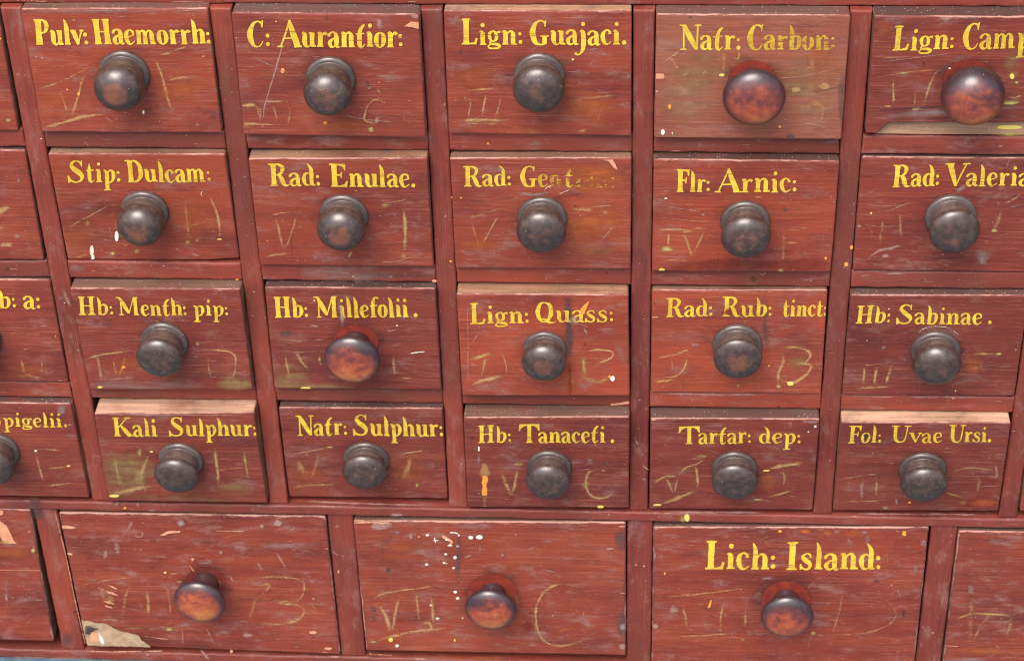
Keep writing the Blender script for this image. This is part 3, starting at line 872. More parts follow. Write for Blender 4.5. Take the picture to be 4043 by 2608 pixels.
# ------------------------------------------------------------------ drawers
# key: corners TL, TR, BR, BL as (tile, x, y); None = out of the picture
N_ = None
CORN = {
    (1, 0): (N_, ('00', -25, 70), ('00', 165, 1172), N_),
    (1, 1): (('00', 178, 82), ('00', 1865, 75), ('00', 1985, 1190), ('00', 365, 1182)),
    (1, 2): (('00', 2068, 112), ('10', 1500, 130), ('10', 1545, 1235), ('00', 2178, 1205)),
    (1, 3): (('10', 1700, 97), ('20', 1120, 100), ('20', 1115, 1218), ('10', 1742, 1197)),
    (1, 4): (('20', 1337, 128), ('30', 805, 137), ('30', 722, 1250), ('20', 1310, 1235)),
    (1, 5): (('30', 1018, 145), N_, N_, ('30', 932, 1193)),
    (2, 0): (N_, ('01', 225, 213), ('01', 395, 1192), N_),
    (2, 1): (('01', 425, 243), ('01', 2028, 247), ('01', 2145, 1195), ('01', 592, 1188)),
    (2, 2): (('01', 2218, 285), ('11', 1570, 282), ('11', 1612, 1255), ('11', 60, 1240)),
    (2, 3): (('11', 1757, 282), ('21', 1118, 278), ('21', 1113, 1275), ('11', 1800, 1268)),
    (2, 4): (('21', 1310, 292), ('31', 712, 310), ('31', 628, 1302), ('21', 1298, 1290)),
    (2, 5): (('31', 903, 270), N_, N_, ('31', 820, 1285)),
    (3, 0): (N_, ('02', 455, 125), ('02', 612, 1040), N_),
    (3, 1): (('02', 622, 200), ('02', 2172, 207), ('02', 2283, 1105), ('02', 800, 1105)),
    (3, 2): (('12', 100, 187), ('12', 1640, 202), ('12', 1690, 1108), ('12', 190, 1097)),
    (3, 3): (('12', 1815, 248), ('22', 1090, 258), ('22', 1100, 1160), ('12', 1868, 1160)),
    (3, 4): (('22', 1298, 215), ('32', 600, 215), ('32', 540, 1145), ('22', 1287, 1128)),
    (3, 5): (('32', 805, 260), ('32', 2400, 262), ('32', 2270, 1160), ('32', 722, 1153)),
    (4, 0): (N_, ('03', 650, 212), ('03', 810, 1050), N_),
    (4, 1): (('03', 838, 300), ('03', 2310, 290), ('03', 2399, 1095), ('03', 965, 1080)),
    (4, 2): (('13', 225, 247), ('13', 1697, 252), ('13', 1740, 1058), ('13', 312, 1043)),
    (4, 3): (('13', 1878, 335), ('23', 1112, 327), ('23', 1107, 1142), ('13', 1905, 1135)),
    (4, 4): (('23', 1287, 342), ('33', 530, 348), ('33', 465, 1162), ('23', 1276, 1150)),
    (4, 5): (('33', 710, 380), ('33', 2240, 380), ('33', 2125, 1168), ('33', 645, 1167)),
    (4, 6): (('33', 2400, 345), N_, N_, ('33', 2316, 1170)),
    (5, 0): (N_, ('04', 270, 185), ('04', 480, 1365), N_),
    (5, 1): (('04', 525, 212), ('14', 645, 248), ('14', 790, 1480), ('04', 770, 1392)),
    (5, 2): (('14', 893, 288), ('24', 1065, 302), ('24', 1075, 1490), ('14', 1012, 1445)),
    (5, 3): (('24', 1298, 345), ('34', 1505, 345), N_, ('24', 1298, 1525)),
    (5, 4): (('34', 1760, 378), N_, N_, ('34', 1640, 1500)),
}
DEPTH = {  # top, bottom of the front, metres proud of the frame
    (1, 0): (.002, .003), (1, 1): (.0035, .005), (1, 2): (.0085, .0085), (1, 3): (.003, .004), (1, 4): (.0075, .0075), (1, 5): (.0090, .004),
    (2, 0): (.002, .0005), (2, 1): (.006, -.002), (2, 2): (.010, .0035), (2, 3): (.007, .004), (2, 4): (.0078, .0045), (2, 5): (.0012, .001),
    (3, 0): (.0012, .001), (3, 1): (.0115, .009), (3, 2): (.0067, .0045), (3, 3): (.0126, .0094), (3, 4): (.0032, .0018), (3, 5): (.007, .001),
    (4, 0): (.0063, .0040), (4, 1): (.0165, .0070), (4, 2): (.0058, -.004), (4, 3): (.0140, .0045), (4, 4): (.0120, .0015), (4, 5): (.0132, .0005), (4, 6): (.006, .002),
    (5, 0): (.002, .004), (5, 1): (.001, .0035), (5, 2): (.003, .0035), (5, 3): (.003, .0035), (5, 4): (.0033, .0035),
}
BARE = {(1, 0): .3, (1, 1): .38, (1, 2): .32, (1, 3): .85, (1, 4): .34, (1, 5): .12, (2, 0): .3, (2, 1): .60, (2, 2): .68, (2, 3): .55, (2, 4): .18, (2, 5): .2,
        (3, 0): .35, (3, 1): .42, (3, 2): .10, (3, 3): .75, (3, 4): .5, (3, 5): .22, (4, 0): .22, (4, 1): .98, (4, 2): .12, (4, 3): .40, (4, 4): .26, (4, 5): 1.0, (4, 6): .3,
        (5, 0): .5, (5, 1): .6, (5, 2): .5, (5, 3): .4, (5, 4): .35}
WARM = {(1, 1): .5, (2, 1): .6, (2, 2): .35, (2, 4): .55, (3, 3): .7, (3, 4): .75, (1, 3): .35, (2, 3): .4, (5, 2): .25, (5, 1): .15, (1, 2): .2, (5, 3): .1}
TONE = {(1, 4): .70, (2, 3): .10, (4, 1): .05}
DARK = {(1, 2): .12, (2, 2): .10, (3, 0): .15, (3, 1): .18, (3, 2): .30, (3, 5): .42, (4, 0): .22, (4, 1): .18, (4, 2): .25, (4, 3): .32, (4, 4): .28, (4, 5): .35, (2, 5): .2, (1, 5): .12, (1, 3): .04}

fade = lambda a, b: (lambda q: a + (b - a) * q)
TEXT = {
    (1, 1): [('Pulv:', '00', 325, 403, 795, 398, 230, -22, .10), ('Haemorrh:', '00', 850, 397, 1893, 392, 230, -25, .12)],
    (1, 2): [('C:', '10', -55, 419, 155, 419, 235, 0, .14), ('Aurantior:', '10', 220, 420, 1340, 422, 237, 0, .16)],
    (1, 3): [('Lign:', '10', 1865, 400, 2412, 400, 225, -5, .10), ('Guajaci.', '20', 205, 400, 1078, 397, 226, 0, .12)],
    (1, 4): [('Natr:', '20', 1550, 445, 2095, 443, 223, 6, .26), ('Carbon:', '20', 2145, 445, 2940, 445, 225, 8, fade(.44, .54))],
    (1, 5): [('Lign:', '30', 1178, 455, 1730, 434, 217, 22, .16), ('Camp', '30', 1795, 442, 2412, 422, 235, 22, fade(.16, .36))],
    (2, 1): [('Sτip:', '01', 605, 495, 1085, 493, 198, -10, .10), ('Dulcam:', '01', 1140, 493, 1893, 490, 197, -18, .12)],
    (2, 2): [('Rad:', '11', 152, 527, 605, 525, 203, -10, .10), ('Enulae.', '11', 695, 533, 1458, 540, 206, -8, .10)],
    (2, 3): [('Rad:', '11', 1885, 530, 2310, 530, 187, 0, .18), ('Gen', '21', 120, 533, 500, 535, 190, 0, fade(.24, .60)), ('tian:', '21', 510, 535, 975, 542, 190, 0, (lambda q: .54 if q < .1 else .70 if q < .9 else .58))],
    (2, 4): [('Flr:', '21', 1520, 580, 1820, 580, 200, 8, .14), ('Arnic:', '21', 1862, 583, 2598, 583, 210, 5, .12)],
    (2, 5): [('Rad:', '31', 1175, 538, 1598, 522, 198, 18, .10), ('Valeria', '31', 1640, 530, 2410, 525, 200, 16, .12)],
    (3, 0): [('b:', '02', -12, 370, 152, 372, 180, -14, .10), ('a:', '02', 208, 378, 368, 380, 198, -10, .10)],
    (3, 1): [('Hb:', '02', 708, 437, 1022, 434, 162, -14, .12), ('Menth:', '02', 1062, 438, 1675, 438, 163, -14, .18), ('pip:', '02', 1728, 440, 2048, 440, 158, -8, .12)],
    (3, 2): [('Hb:', '12', 196, 458, 496, 452, 190, -10, .14), ('Millefolii .', '12', 562, 460, 1476, 452, 192, -14, .24)],
    (3, 3): [('Lign:', '12', 1938, 512, 2470, 508, 183, -6, .14), ('Quass:', '22', 250, 500, 962, 495, 182, 0, .20)],
    (3, 4): [('Rad:', '22', 1425, 450, 1845, 442, 172, 8, .20), ('Rub:', '22', 1928, 447, 2375, 447, 175, 8, .20), ('τincτ:', '32', 192, 447, 592, 443, 170, 14, .20)],
    (3, 5): [('Hb:', '32', 848, 512, 1162, 502, 162, 22, .12), ('Sabinae .', '32', 1205, 515, 2072, 515, 172, 14, .12)],
    (4, 0): [('Spigelii.', '03', -118, 412, 610, 416, 140, -12, .12)],
    (4, 1): [('Kali', '03', 1018, 498, 1415, 498, 170, -16, .10), ('Sulphur:', '03', 1508, 497, 2302, 494, 168, -10, .08)],
    (4, 2): [('Natr:', '13', 395, 492, 845, 486, 180, -8, .12), ('Sulphur:', '13', 890, 490, 1702, 500, 187, -10, .12)],
    (4, 3): [('Hb:', '13', 2012, 558, 2312, 548, 156, 0, .12), ('Tanaceti .', '23', 108, 558, 968, 554, 165, 0, .18)],
    (4, 4): [('Tartar:', '23', 1535, 570, 2188, 560, 163, 4, .18), ('dep:', '23', 2248, 562, 2635, 560, 155, 8, .12)],
    (4, 5): [('Fol:', '33', 782, 560, 1078, 553, 157, 18, .12), ('Uvae', '33', 1162, 553, 1625, 553, 150, 8, .14), ('Ursi.', '33', 1680, 550, 2064, 550, 152, 8, .14)],
    (5, 3): [('Lich:', '24', 1775, 715, 2408, 715, 250, 10, .06), ('Island:', '34', 222, 718, 1078, 718, 250, 14, .08)],
}
# knobs: (tile, cx, top y of base, base width, kind, wear)   kind a = collared, b = mushroom on a bare red disc (then also head width)
KNOB = {
    (1, 1): ('00', 1115, 455, 460, 'a', .75), (1, 2): ('10', 694, 505, 448, 'a', .35), (1, 3): ('20', 295, 470, 460, 'a', .35),
    (1, 4): ('20', 2200, 535, 446, 'b', 570), (1, 5): ('30', 1862, 525, 470, 'b', 585),
    (2, 1): ('01', 1299, 565, 428, 'a', .5), (2, 2): ('11', 812, 600, 435, 'a', .55), (2, 3): ('21', 319, 620, 448, 'a', .25),
    (2, 4): ('21', 2133, 655, 442, 'a', .35), (2, 5): ('31', 1697, 605, 457, 'a', .25),
    (3, 0): ('02', -190, 470, 410, 'a', .3), (3, 1): ('02', 1474, 500, 423, 'a', .2), (3, 2): ('12', 919, 515, 418, 'b', 512),
    (3, 3): ('22', 345, 578, 392, 'a', .5), (3, 4): ('22', 2062, 515, 445, 'a', .4), (3, 5): ('32', 1560, 572, 440, 'a', .35),
    (4, 0): ('03', -25, 472, 408, 'a', .2), (4, 1): ('03', 1620, 550, 402, 'a', .2), (4, 2): ('13', 1010, 540, 410, 'a', .35),
    (4, 3): ('23', 381, 615, 402, 'a', .15), (4, 4): ('23', 2038, 622, 407, 'a', .05), (4, 5): ('33', 1447, 625, 421, 'a', .15),
    (5, 1): ('04', 1838, 690, 400, 'b', 462), (5, 2): ('14', 2142, 755, 460, 'b', 458), (5, 3): ('34', 228, 815, 460, 'b', 468),
}
MARKS = {
    (1, 0): [('s', 'P', '00', 30, .6, [(20, 800), (110, 830)]), ('b', 'L', '00', 75, 1075, 30, 18, .7), ('b', 'Y', '00', 5, 345, 6, 7)],
    (1, 1): [('s', 'C', '00', 20, .55, [(305, 800), (520, 740), (700, 650), (820, 590)]), ('s', 'C', '00', 20, .9, [(775, 665), (735, 720), (705, 840), (650, 1010), (615, 1040)]), ('s', 'C', '00', 22, .5, [(530, 780), (560, 870), (590, 960), (605, 1040)]),
             ('s', 'C', '00', 26, .85, [(360, 1140), (520, 1105), (760, 1040), (940, 1020)]), ('s', 'C', '00', 22, .8, [(1345, 480), (1400, 560), (1450, 680), (1490, 840), (1530, 980), (1555, 1050)]), ('s', 'C', '00', 20, .65, [(1410, 500), (1550, 455), (1710, 400)]),
             ('s', 'C', '00', 20, .7, [(1480, 725), (1600, 695), (1730, 690)]), ('b', 'W', '00', 1283, 1000, 10, 18), ('b', 'O', '00', 603, 800, 9, 9), ('b', 'O', '00', 705, 835, 14, 18), ('b', 'O', '00', 1818, 503, 7, 7),
             ('s', 'G', '00', 40, .6, [(200, 95), (900, 90), (1850, 85)]), ('b', 'E', '00', 1600, 780, 260, 180, .5), ('b', 'E', '00', 500, 950, 250, 160, .35), ('s', 'P', '00', 20, .6, [(930, 1040), (1030, 1100)]), ('b', 'G', '00', 325, 508, 18, 10, .8), ('s', 'G', '00', 60, .5, [(1330, 80), (1400, 130)])],
    (1, 2): [('s', 'P', '10', 17, 1.0, [(330, 220), (270, 380), (200, 620), (140, 820), (100, 960), (85, 1100), (80, 1210)]), ('s', 'C', '10', 14, .9, [(1185, 945), (1170, 915), (1090, 890), (1030, 940), (995, 1030), (1010, 1080), (1110, 1105)]),
             ('s', 'C', '00', 28, .9, [(2140, 942), (2305, 936)]), ('s', 'C', '00', 20, .6, [(2310, 930), (2330, 1000), (2320, 1100)]), ('s', 'C', '00', 26, .75, [(2165, 1108), (2355, 1104)]), ('s', 'C', '10', 20, .6, [(10, 930), (50, 1000), (60, 1080)]),
             ('s', 'C', '10', 20, .65, [(170, 930), (200, 1010), (215, 1090)]), ('s', 'C', '10', 20, .5, [(300, 900), (330, 980), (310, 1120)]), ('s', 'C', '10', 12, .6, [(0, 910), (360, 902)]), ('s', 'C', '10', 20, .6, [(0, 1110), (320, 1115)]),
             ('b', 'O', '10', 263, 630, 18, 23), ('b', 'O', '10', 645, 1095, 18, 16), ('b', 'O', '10', 205, 190, 8, 8), ('b', 'L', '10', 1055, 1155, 28, 28, 1.0), ('b', 'P', '10', 1105, 1075, 24, 26, 1.0), ('p', 'K', '10', [(1350, 232), (1410, 192), (1498, 197), (1496, 262), (1440, 246)]),
             ('s', 'P', '10', 60, .7, [(1125, 150), (1135, 265)]), ('s', 'G', '10', 10, .8, [(0, 505), (200, 605), (330, 665)]), ('b', 'P', '10', 1450, 140, 50, 30, .8), ('b', 'E', '10', 800, 1120, 260, 70, .45), ('s', 'P', '10', 8, .8, [(780, 1010), (950, 1055), (1320, 1100)]), ('b', 'S', '10', 655, 160, 16, 14, .9), ('b', 'S', '10', 1020, 760, 20, 50, .6)],
    (1, 3): [('s', 'C', '10', 20, .75, [(1945, 840), (1940, 950), (1915, 1065)]), ('s', 'C', '10', 20, .75, [(2085, 830), (2060, 950), (2040, 1060)]), ('s', 'C', '10', 20, .7, [(2215, 840), (2195, 950), (2160, 1055)]), ('s', 'C', '10', 15, .75, [(1870, 810), (2060, 795), (2240, 780)]),
             ('s', 'C', '10', 28, .75, [(1830, 1075), (2040, 1070), (2290, 1075)]), ('s', 'C', '10', 16, .5, [(1870, 1100), (2250, 1105)]), ('s', 'C', '20', 18, .65, [(620, 880), (760, 870), (1005, 845)]), ('s', 'C', '20', 16, .5, [(850, 905), (840, 990), (800, 1130)]),
             ('s', 'C', '20', 26, .8, [(630, 1170), (720, 1160)]), ('b', 'Y', '20', 593, 530, 11, 9), ('b', 'E', '20', 720, 950, 280, 200, .5), ('b', 'E', '20', 100, 1170, 260, 40, .6), ('b', 'D', '10', 1850, 460, 16, 18, .8), ('s', 'G', '20', 8, .9, [(730, 445), (820, 430)]), ('b', 'E', '10', 2000, 700, 300, 150, .3)],
    (1, 4): [('b', 'N', '20', 1600, 850, 260, 300, .75), ('b', 'V', '20', 1700, 620, 320, 160, .55), ('b', 'N', '30', 480, 800, 260, 360, .7), ('b', 'E', '30', 520, 560, 150, 300, .4), ('b', 'V', '30', 330, 720, 160, 160, .6), ('b', 'S', '30', 730, 900, 40, 300, .6),
             ('s', 'C', '20', 16, .6, [(1380, 570), (1470, 510), (1570, 440)]), ('s', 'C', '20', 16, .6, [(1450, 490), (1500, 560), (1560, 660)]), ('s', 'C', '20', 18, .8, [(1560, 670), (1640, 655)]), ('s', 'C', '20', 18, .9, [(1745, 660), (1790, 625)]),
             ('s', 'T', '20', 34, .8, [(1930, 450), (1945, 520), (1940, 600), (1925, 665)]), ('b', 'Y', '20', 1925, 668, 25, 14), ('s', 'C', '20', 20, .8, [(2080, 450), (2070, 520), (2015, 520)]), ('p', 'K', '20', [(1322, 655), (1405, 656), (1413, 680), (1410, 700), (1322, 704)]), ('b', 'K', '20', 1338, 815, 22, 8),
             ('b', 'O', '20', 1458, 950, 15, 22), ('b', 'W', '20', 1397, 1178, 19, 26), ('b', 'W', '20', 1482, 1185, 7, 7), ('s', 'T', '30', 40, .5, [(450, 460), (460, 600), (480, 820)]), ('s', 'T', '30', 24, .5, [(300, 640), (400, 610), (560, 600)]),
             ('s', 'T', '30', 34, .6, [(400, 960), (470, 920), (550, 950), (550, 1050), (500, 1150)]), ('s', 'C', '30', 16, .6, [(280, 1090), (570, 1115)]), ('b', 'S', '30', 265, 1220, 46, 30, 1.0), ('b', 'O', '30', 172, 1130, 14, 14), ('s', 'P', '30', 8, .8, [(0, 700), (360, 680), (760, 590)]), ('s', 'D', '30', 8, .9, [(420, 830), (620, 790), (770, 760)]), ('b', 'C', '30', 320, 800, 50, 30, .9), ('b', 'C', '30', 570, 770, 60, 40, .8)],
    (1, 5): [('s', 'C', '30', 20, .7, [(1190, 680), (1185, 800), (1190, 900), (1170, 950)]), ('s', 'C', '30', 18, .6, [(1370, 790), (1380, 870), (1370, 960)]), ('s', 'C', '30', 20, .75, [(1620, 610), (1560, 660), (1500, 790), (1470, 900), (1450, 960)]), ('s', 'C', '30', 14, .6, [(1010, 700), (1200, 660), (1640, 610)]),
             ('s', 'C', '30', 22, .85, [(1350, 975), (1425, 968)]), ('s', 'C', '30', 16, .8, [(1100, 940), (1180, 955)]), ('s', 'P', '30', 60, .9, [(1560, 165), (1750, 140), (1900, 130), (2040, 115)]), ('s', 'C', '30', 20, .7, [(2355, 830), (2280, 870), (2190, 860)]), ('b', 'V', '30', 2260, 570, 90, 150, .85),
             ('b', 'Y', '30', 2248, 680, 22, 27), ('b', 'L', '30', 2290, 735, 20, 18, 1.0), ('b', 'L', '30', 2230, 915, 80, 24, 1.0), ('s', 'G', '30', 40, .6, [(1010, 1060), (1300, 1020), (1600, 1000), (2350, 960)]), ('s', 'D', '30', 10, 1.0, [(960, 1000), (1200, 975), (1600, 950), (2355, 935)]),
             ('s', 'D', '30', 12, 1.0, [(1075, 1080), (1300, 1065), (1700, 1050), (2355, 1040)]), ('b', 'D', '30', 1455, 565, 14, 24, .9), ('b', 'E', '30', 1090, 250, 100, 90, .4), ('b', 'W', '30', 1690, 608, 12, 7), ('s', 'P', '30', 7, .9, [(1010, 560), (1500, 500), (1900, 450)]), ('s', 'P', '30', 7, .9, [(1050, 520), (1400, 500)])],
    (2, 0): [('s', 'C', '01', 64, .9, [(-30, 775), (100, 705)]), ('s', 'C', '01', 44, .8, [(-30, 900), (50, 895)]), ('s', 'C', '01', 32, .95, [(-20, 1060), (125, 1050)]), ('b', 'G', '01', 170, 480, 16, 20, .8), ('b', 'P', '01', 155, 980, 30, 34, .5)],
    (2, 1): [('s', 'C', '01', 16, .7, [(580, 930), (660, 870), (850, 770), (1010, 685)]), ('s', 'C', '01', 16, .4, [(945, 840), (985, 930), (1000, 1010)]), ('s', 'C', '01', 22, .65, [(1650, 640), (1665, 760), (1680, 900), (1690, 1030)]), ('s', 'C', '01', 24, .75, [(1860, 550), (1890, 650), (1950, 800), (1970, 1000)]),
             ('s', 'C', '01', 18, .5, [(1620, 900), (1760, 870), (1950, 810)]), ('b', 'Y', '01', 1962, 1003, 24, 6), ('b', 'L', '01', 1680, 1025, 20, 20, 1.0), ('b', 'L', '01', 1765, 1008, 20, 16, .9), ('b', 'L', '01', 785, 860, 24, 24, .7), ('b', 'L', '01', 1008, 1130, 26, 20, 1.0), ('b', 'L', '01', 1225, 1110, 28, 24, .7),
             ('b', 'W', '01', 1044, 977, 18, 52), ('b', 'W', '01', 822, 1105, 19, 48), ('b', 'W', '01', 832, 1165, 15, 30), ('s', 'C', '01', 22, .5, [(660, 1165), (840, 1130)]), ('s', 'P', '01', 22, .6, [(1690, 1120), (1800, 1160)]), ('s', 'W', '01', 5, .9, [(1812, 575), (1797, 597), (1810, 618)]),
             ('b', 'E', '01', 1700, 850, 300, 220, .4), ('b', 'E', '01', 700, 1000, 220, 180, .4), ('s', 'P', '01', 24, .8, [(430, 238), (700, 238), (1000, 245)]), ('s', 'G', '01', 12, .8, [(1110, 585), (1460, 580)])],
    (2, 2): [('s', 'C', '11', 26, .7, [(175, 790), (220, 880), (250, 1020), (280, 1110)]), ('s', 'C', '11', 17, .75, [(385, 770), (365, 880), (330, 980), (285, 1110)]), ('s', 'C', '11', 14, .55, [(80, 830), (250, 770), (520, 750)]), ('s', 'C', '11', 28, .8, [(1335, 690), (1355, 820), (1360, 960), (1350, 1160)]),
             ('s', 'C', '11', 14, .55, [(1160, 690), (1250, 670), (1430, 640)]), ('b', 'L', '11', 1180, 705, 40, 20, 1.0), ('s', 'C', '11', 16, .7, [(80, 1170), (200, 1140), (340, 1130)]), ('s', 'C', '11', 16, .7, [(845, 1175), (890, 1100)]), ('s', 'C', '11', 12, .6, [(1050, 1190), (1250, 1205), (1450, 1150)]),
             ('s', 'D', '11', 9, .9, [(335, 970), (350, 1200)]), ('b', 'G', '11', 555, 1160, 24, 16, .9), ('s', 'P', '11', 9, .8, [(1210, 740), (1300, 830)]), ('b', 'L', '11', 1345, 1150, 24, 30, .6), ('s', 'S', '11', 30, .5, [(60, 250), (1570, 270)])],
    (2, 3): [('b', 'E', '21', 780, 460, 330, 170, .8), ('b', 'E', '21', 800, 820, 300, 180, .65), ('b', 'E', '21', 620, 960, 260, 120, .5), ('b', 'V', '21', 700, 1110, 300, 60, .4), ('s', 'T', '11', 16, .8, [(1950, 850), (1985, 960), (2020, 1095)]), ('s', 'C', '11', 18, .65, [(2210, 770), (2130, 900), (2025, 1095)]), ('s', 'T', '11', 20, .8, [(1930, 800), (2010, 805)]),
             ('s', 'C', '11', 14, .5, [(1900, 840), (2070, 770), (2290, 705)]), ('s', 'C', '21', 28, .7, [(560, 735), (680, 740), (790, 742)]), ('s', 'T', '21', 40, .7, [(870, 730), (890, 790)]), ('p', 'K', '21', [(850, 283), (940, 280), (972, 330), (992, 385), (960, 365), (925, 325), (900, 297)]),
             ('s', 'G', '21', 22, .9, [(80, 590), (240, 605), (400, 580)]), ('s', 'W', '21', 7, .8, [(330, 575), (370, 530), (390, 545)]), ('s', 'W', '21', 7, .7, [(470, 600), (560, 560)]), ('s', 'P', '21', 12, .7, [(560, 735), (1040, 690)]), ('s', 'P', '21', 14, .8, [(900, 880), (940, 900), (840, 1020)]), ('b', 'G', '11', 2210, 380, 26, 20, .9), ('b', 'E', '11', 2000, 1060, 220, 60, .5), ('b', 'O', '11', 1857, 632, 8, 8)],
    (2, 4): [('s', 'C', '21', 19, .8, [(1350, 925), (1500, 915), (1660, 930)]), ('s', 'C', '21', 18, .7, [(1450, 930), (1445, 1070)]), ('s', 'T', '21', 25, .95, [(1580, 940), (1620, 1040), (1660, 1170)]), ('s', 'T', '21', 22, .95, [(1775, 920), (1720, 1030), (1660, 1160)]), ('s', 'T', '21', 20, .8, [(1560, 940), (1670, 930)]), ('s', 'C', '21', 10, .6, [(1650, 905), (1820, 908)]),
             ('s', 'T', '21', 18, .7, [(1360, 1200), (1500, 1190), (1670, 1200)]), ('b', 'L', '21', 1430, 1090, 62, 28, 1.0), ('b', 'Y', '21', 1388, 1275, 28, 16), ('b', 'W', '21', 1425, 638, 14, 7), ('b', 'E', '21', 1660, 1265, 80, 40, .9), ('s', 'C', '31', 34, .5, [(210, 900), (205, 1050), (200, 1270)]), ('s', 'C', '31', 16, .6, [(220, 910), (375, 930)]), ('s', 'C', '31', 18, .6, [(210, 1035), (340, 1035)]),
             ('b', 'L', '31', 180, 1275, 28, 22, 1.0), ('b', 'O', '31', 582, 1172, 12, 15), ('s', 'P', '31', 12, .7, [(350, 360), (490, 385)]), ('s', 'P', '31', 26, .6, [(320, 1230), (280, 1300)]), ('b', 'P', '21', 2250, 625, 40, 14, .9), ('b', 'R', '31', 350, 1230, 350, 70, .9), ('b', 'R', '21', 1900, 1240, 560, 70, .7), ('b', 'S', '31', 218, 740, 22, 20, .8), ('b', 'P', '21', 1757, 785, 22, 14, .8), ('s', 'P', '21', 9, .6, [(1310, 690), (1600, 735), (1900, 780)]), ('s', 'P', '21', 8, .7, [(1300, 800), (1600, 830), (1900, 860)])],
    (2, 5): [('s', 'C', '31', 22, .4, [(960, 850), (1000, 960), (1045, 1060)]), ('s', 'C', '31', 30, .65, [(1095, 810), (1085, 900), (1060, 1060)]), ('s', 'C', '31', 32, .55, [(1245, 770), (1250, 900), (1255, 1020)]), ('s', 'P', '31', 12, .7, [(1080, 780), (1220, 720), (1330, 680), (1450, 665)]), ('s', 'P', '31', 28, .7, [(930, 1200), (1050, 1110), (1180, 1080), (1340, 1030)]),
             ('b', 'P', '31', 1115, 1150, 38, 20, .9), ('s', 'C', '31', 32, .7, [(2150, 720), (2130, 830), (2090, 900), (2080, 940)]), ('s', 'C', '31', 22, .6, [(2020, 1000), (2010, 1060)]), ('s', 'C', '31', 20, .6, [(2160, 700), (2340, 600)]), ('s', 'G', '31', 90, .8, [(1995, 1100), (1975, 1230)]), ('b', 'L', '31', 2090, 925, 34, 20, .9), ('s', 'P', '31', 17, .8, [(2220, 280), (2190, 390)]),
             ('s', 'G', '31', 26, .9, [(1740, 575), (1840, 525)]), ('b', 'Y', '31', 988, 770, 11, 10), ('s', 'P', '31', 6, .9, [(870, 680), (1100, 708), (1400, 680)]), ('s', 'P', '31', 6, .8, [(870, 860), (1100, 890), (1400, 855)]), ('s', 'D', '31', 30, .6, [(1260, 850), (1480, 835)]), ('s', 'G', '31', 10, .9, [(2225, 715), (2300, 703)]), ('b', 'P', '31', 880, 885, 22, 18, .8)],
    (3, 0): [('s', 'T', '02', 20, .9, [(185, 830), (205, 900), (215, 965)]), ('s', 'C', '02', 22, .75, [(215, 965), (380, 1000)]), ('s', 'C', '02', 14, .6, [(200, 870), (290, 870)]), ('s', 'C', '02', 14, .5, [(170, 760), (280, 730), (380, 770)]), ('s', 'C', '02', 14, .5, [(380, 800), (370, 980)]), ('s', 'S', '02', 60, .5, [(560, 760), (500, 830)]), ('b', 'E', '02', 250, 930, 260, 70, .4), ('b', 'O', '02', 498, 625, 6, 6)],
    (3, 1): [('s', 'C', '02', 24, .7, [(865, 780), (885, 880), (905, 1030)]), ('s', 'C', '02', 15, .85, [(735, 840), (900, 790), (1180, 755)]), ('s', 'C', '02', 16, .75, [(1010, 815), (1030, 920), (1060, 1000)]), ('s', 'T', '02', 18, .75, [(1130, 790), (1100, 880), (1060, 1000)]), ('s', 'C', '02', 12, .6, [(880, 900), (980, 960)]), ('s', 'P', '02', 24, .65, [(940, 1010), (1230, 990)]),
             ('s', 'C', '02', 22, .65, [(1865, 780), (1865, 900), (1890, 1020)]), ('s', 'C', '02', 18, .75, [(1770, 745), (1960, 750), (2080, 775), (2110, 850), (2090, 970), (2040, 990), (1900, 985)]), ('b', 'V', '02', 2120, 1045, 200, 70, .85), ('b', 'Y', '02', 895, 1078, 22, 11), ('b', 'O', '02', 1105, 900, 20, 13), ('b', 'D', '02', 860, 490, 50, 30, .7), ('b', 'D', '02', 955, 505, 60, 45, .7),
             ('s', 'G', '02', 90, .5, [(830, 1050), (1200, 1080), (1800, 1080)]), ('b', 'L', '02', 1770, 690, 26, 20, .7), ('s', 'P', '02', 9, .7, [(1400, 258), (1540, 300), (1740, 390)]), ('b', 'E', '02', 1100, 900, 300, 120, .35)],
    (3, 2): [('b', 'V', '12', 300, 980, 230, 130, .75), ('s', 'V', '12', 60, .8, [(190, 1070), (600, 1070), (900, 1075)]), ('s', 'C', '12', 22, .8, [(285, 750), (300, 880), (330, 1000)]), ('s', 'C', '12', 28, .7, [(370, 750), (440, 860), (500, 930)]), ('s', 'C', '12', 22, .65, [(600, 760), (595, 830), (610, 930)]), ('s', 'C', '12', 14, .55, [(260, 745), (430, 765), (650, 750)]), ('s', 'C', '12', 24, .7, [(1255, 780), (1255, 880), (1275, 1000)]), ('s', 'C', '12', 14, .7, [(1275, 990), (1430, 1000)]),
             ('s', 'W', '12', 11, .9, [(1410, 775), (1530, 760)]), ('b', 'Y', '12', 470, 1088, 48, 14), ('s', 'P', '12', 18, 1.0, [(290, 655), (400, 665), (490, 685)]), ('s', 'P', '12', 18, 1.0, [(500, 525), (590, 535)]), ('s', 'P', '12', 14, 1.0, [(550, 655), (650, 648)]), ('s', 'G', '12', 26, 1.0, [(760, 300), (790, 420), (800, 540)]), ('b', 'O', '12', 546, 305, 10, 11), ('b', 'S', '12', 290, 600, 60, 40, .6), ('b', 'G', '12', 850, 275, 70, 30, .7), ('b', 'W', '12', 1286, 528, 8, 7), ('b', 'L', '12', 592, 828, 16, 14, 1.0), ('s', 'P', '12', 20, .6, [(1180, 580), (1290, 568)]), ('b', 'R', '12', 1200, 860, 30, 24, .9)],
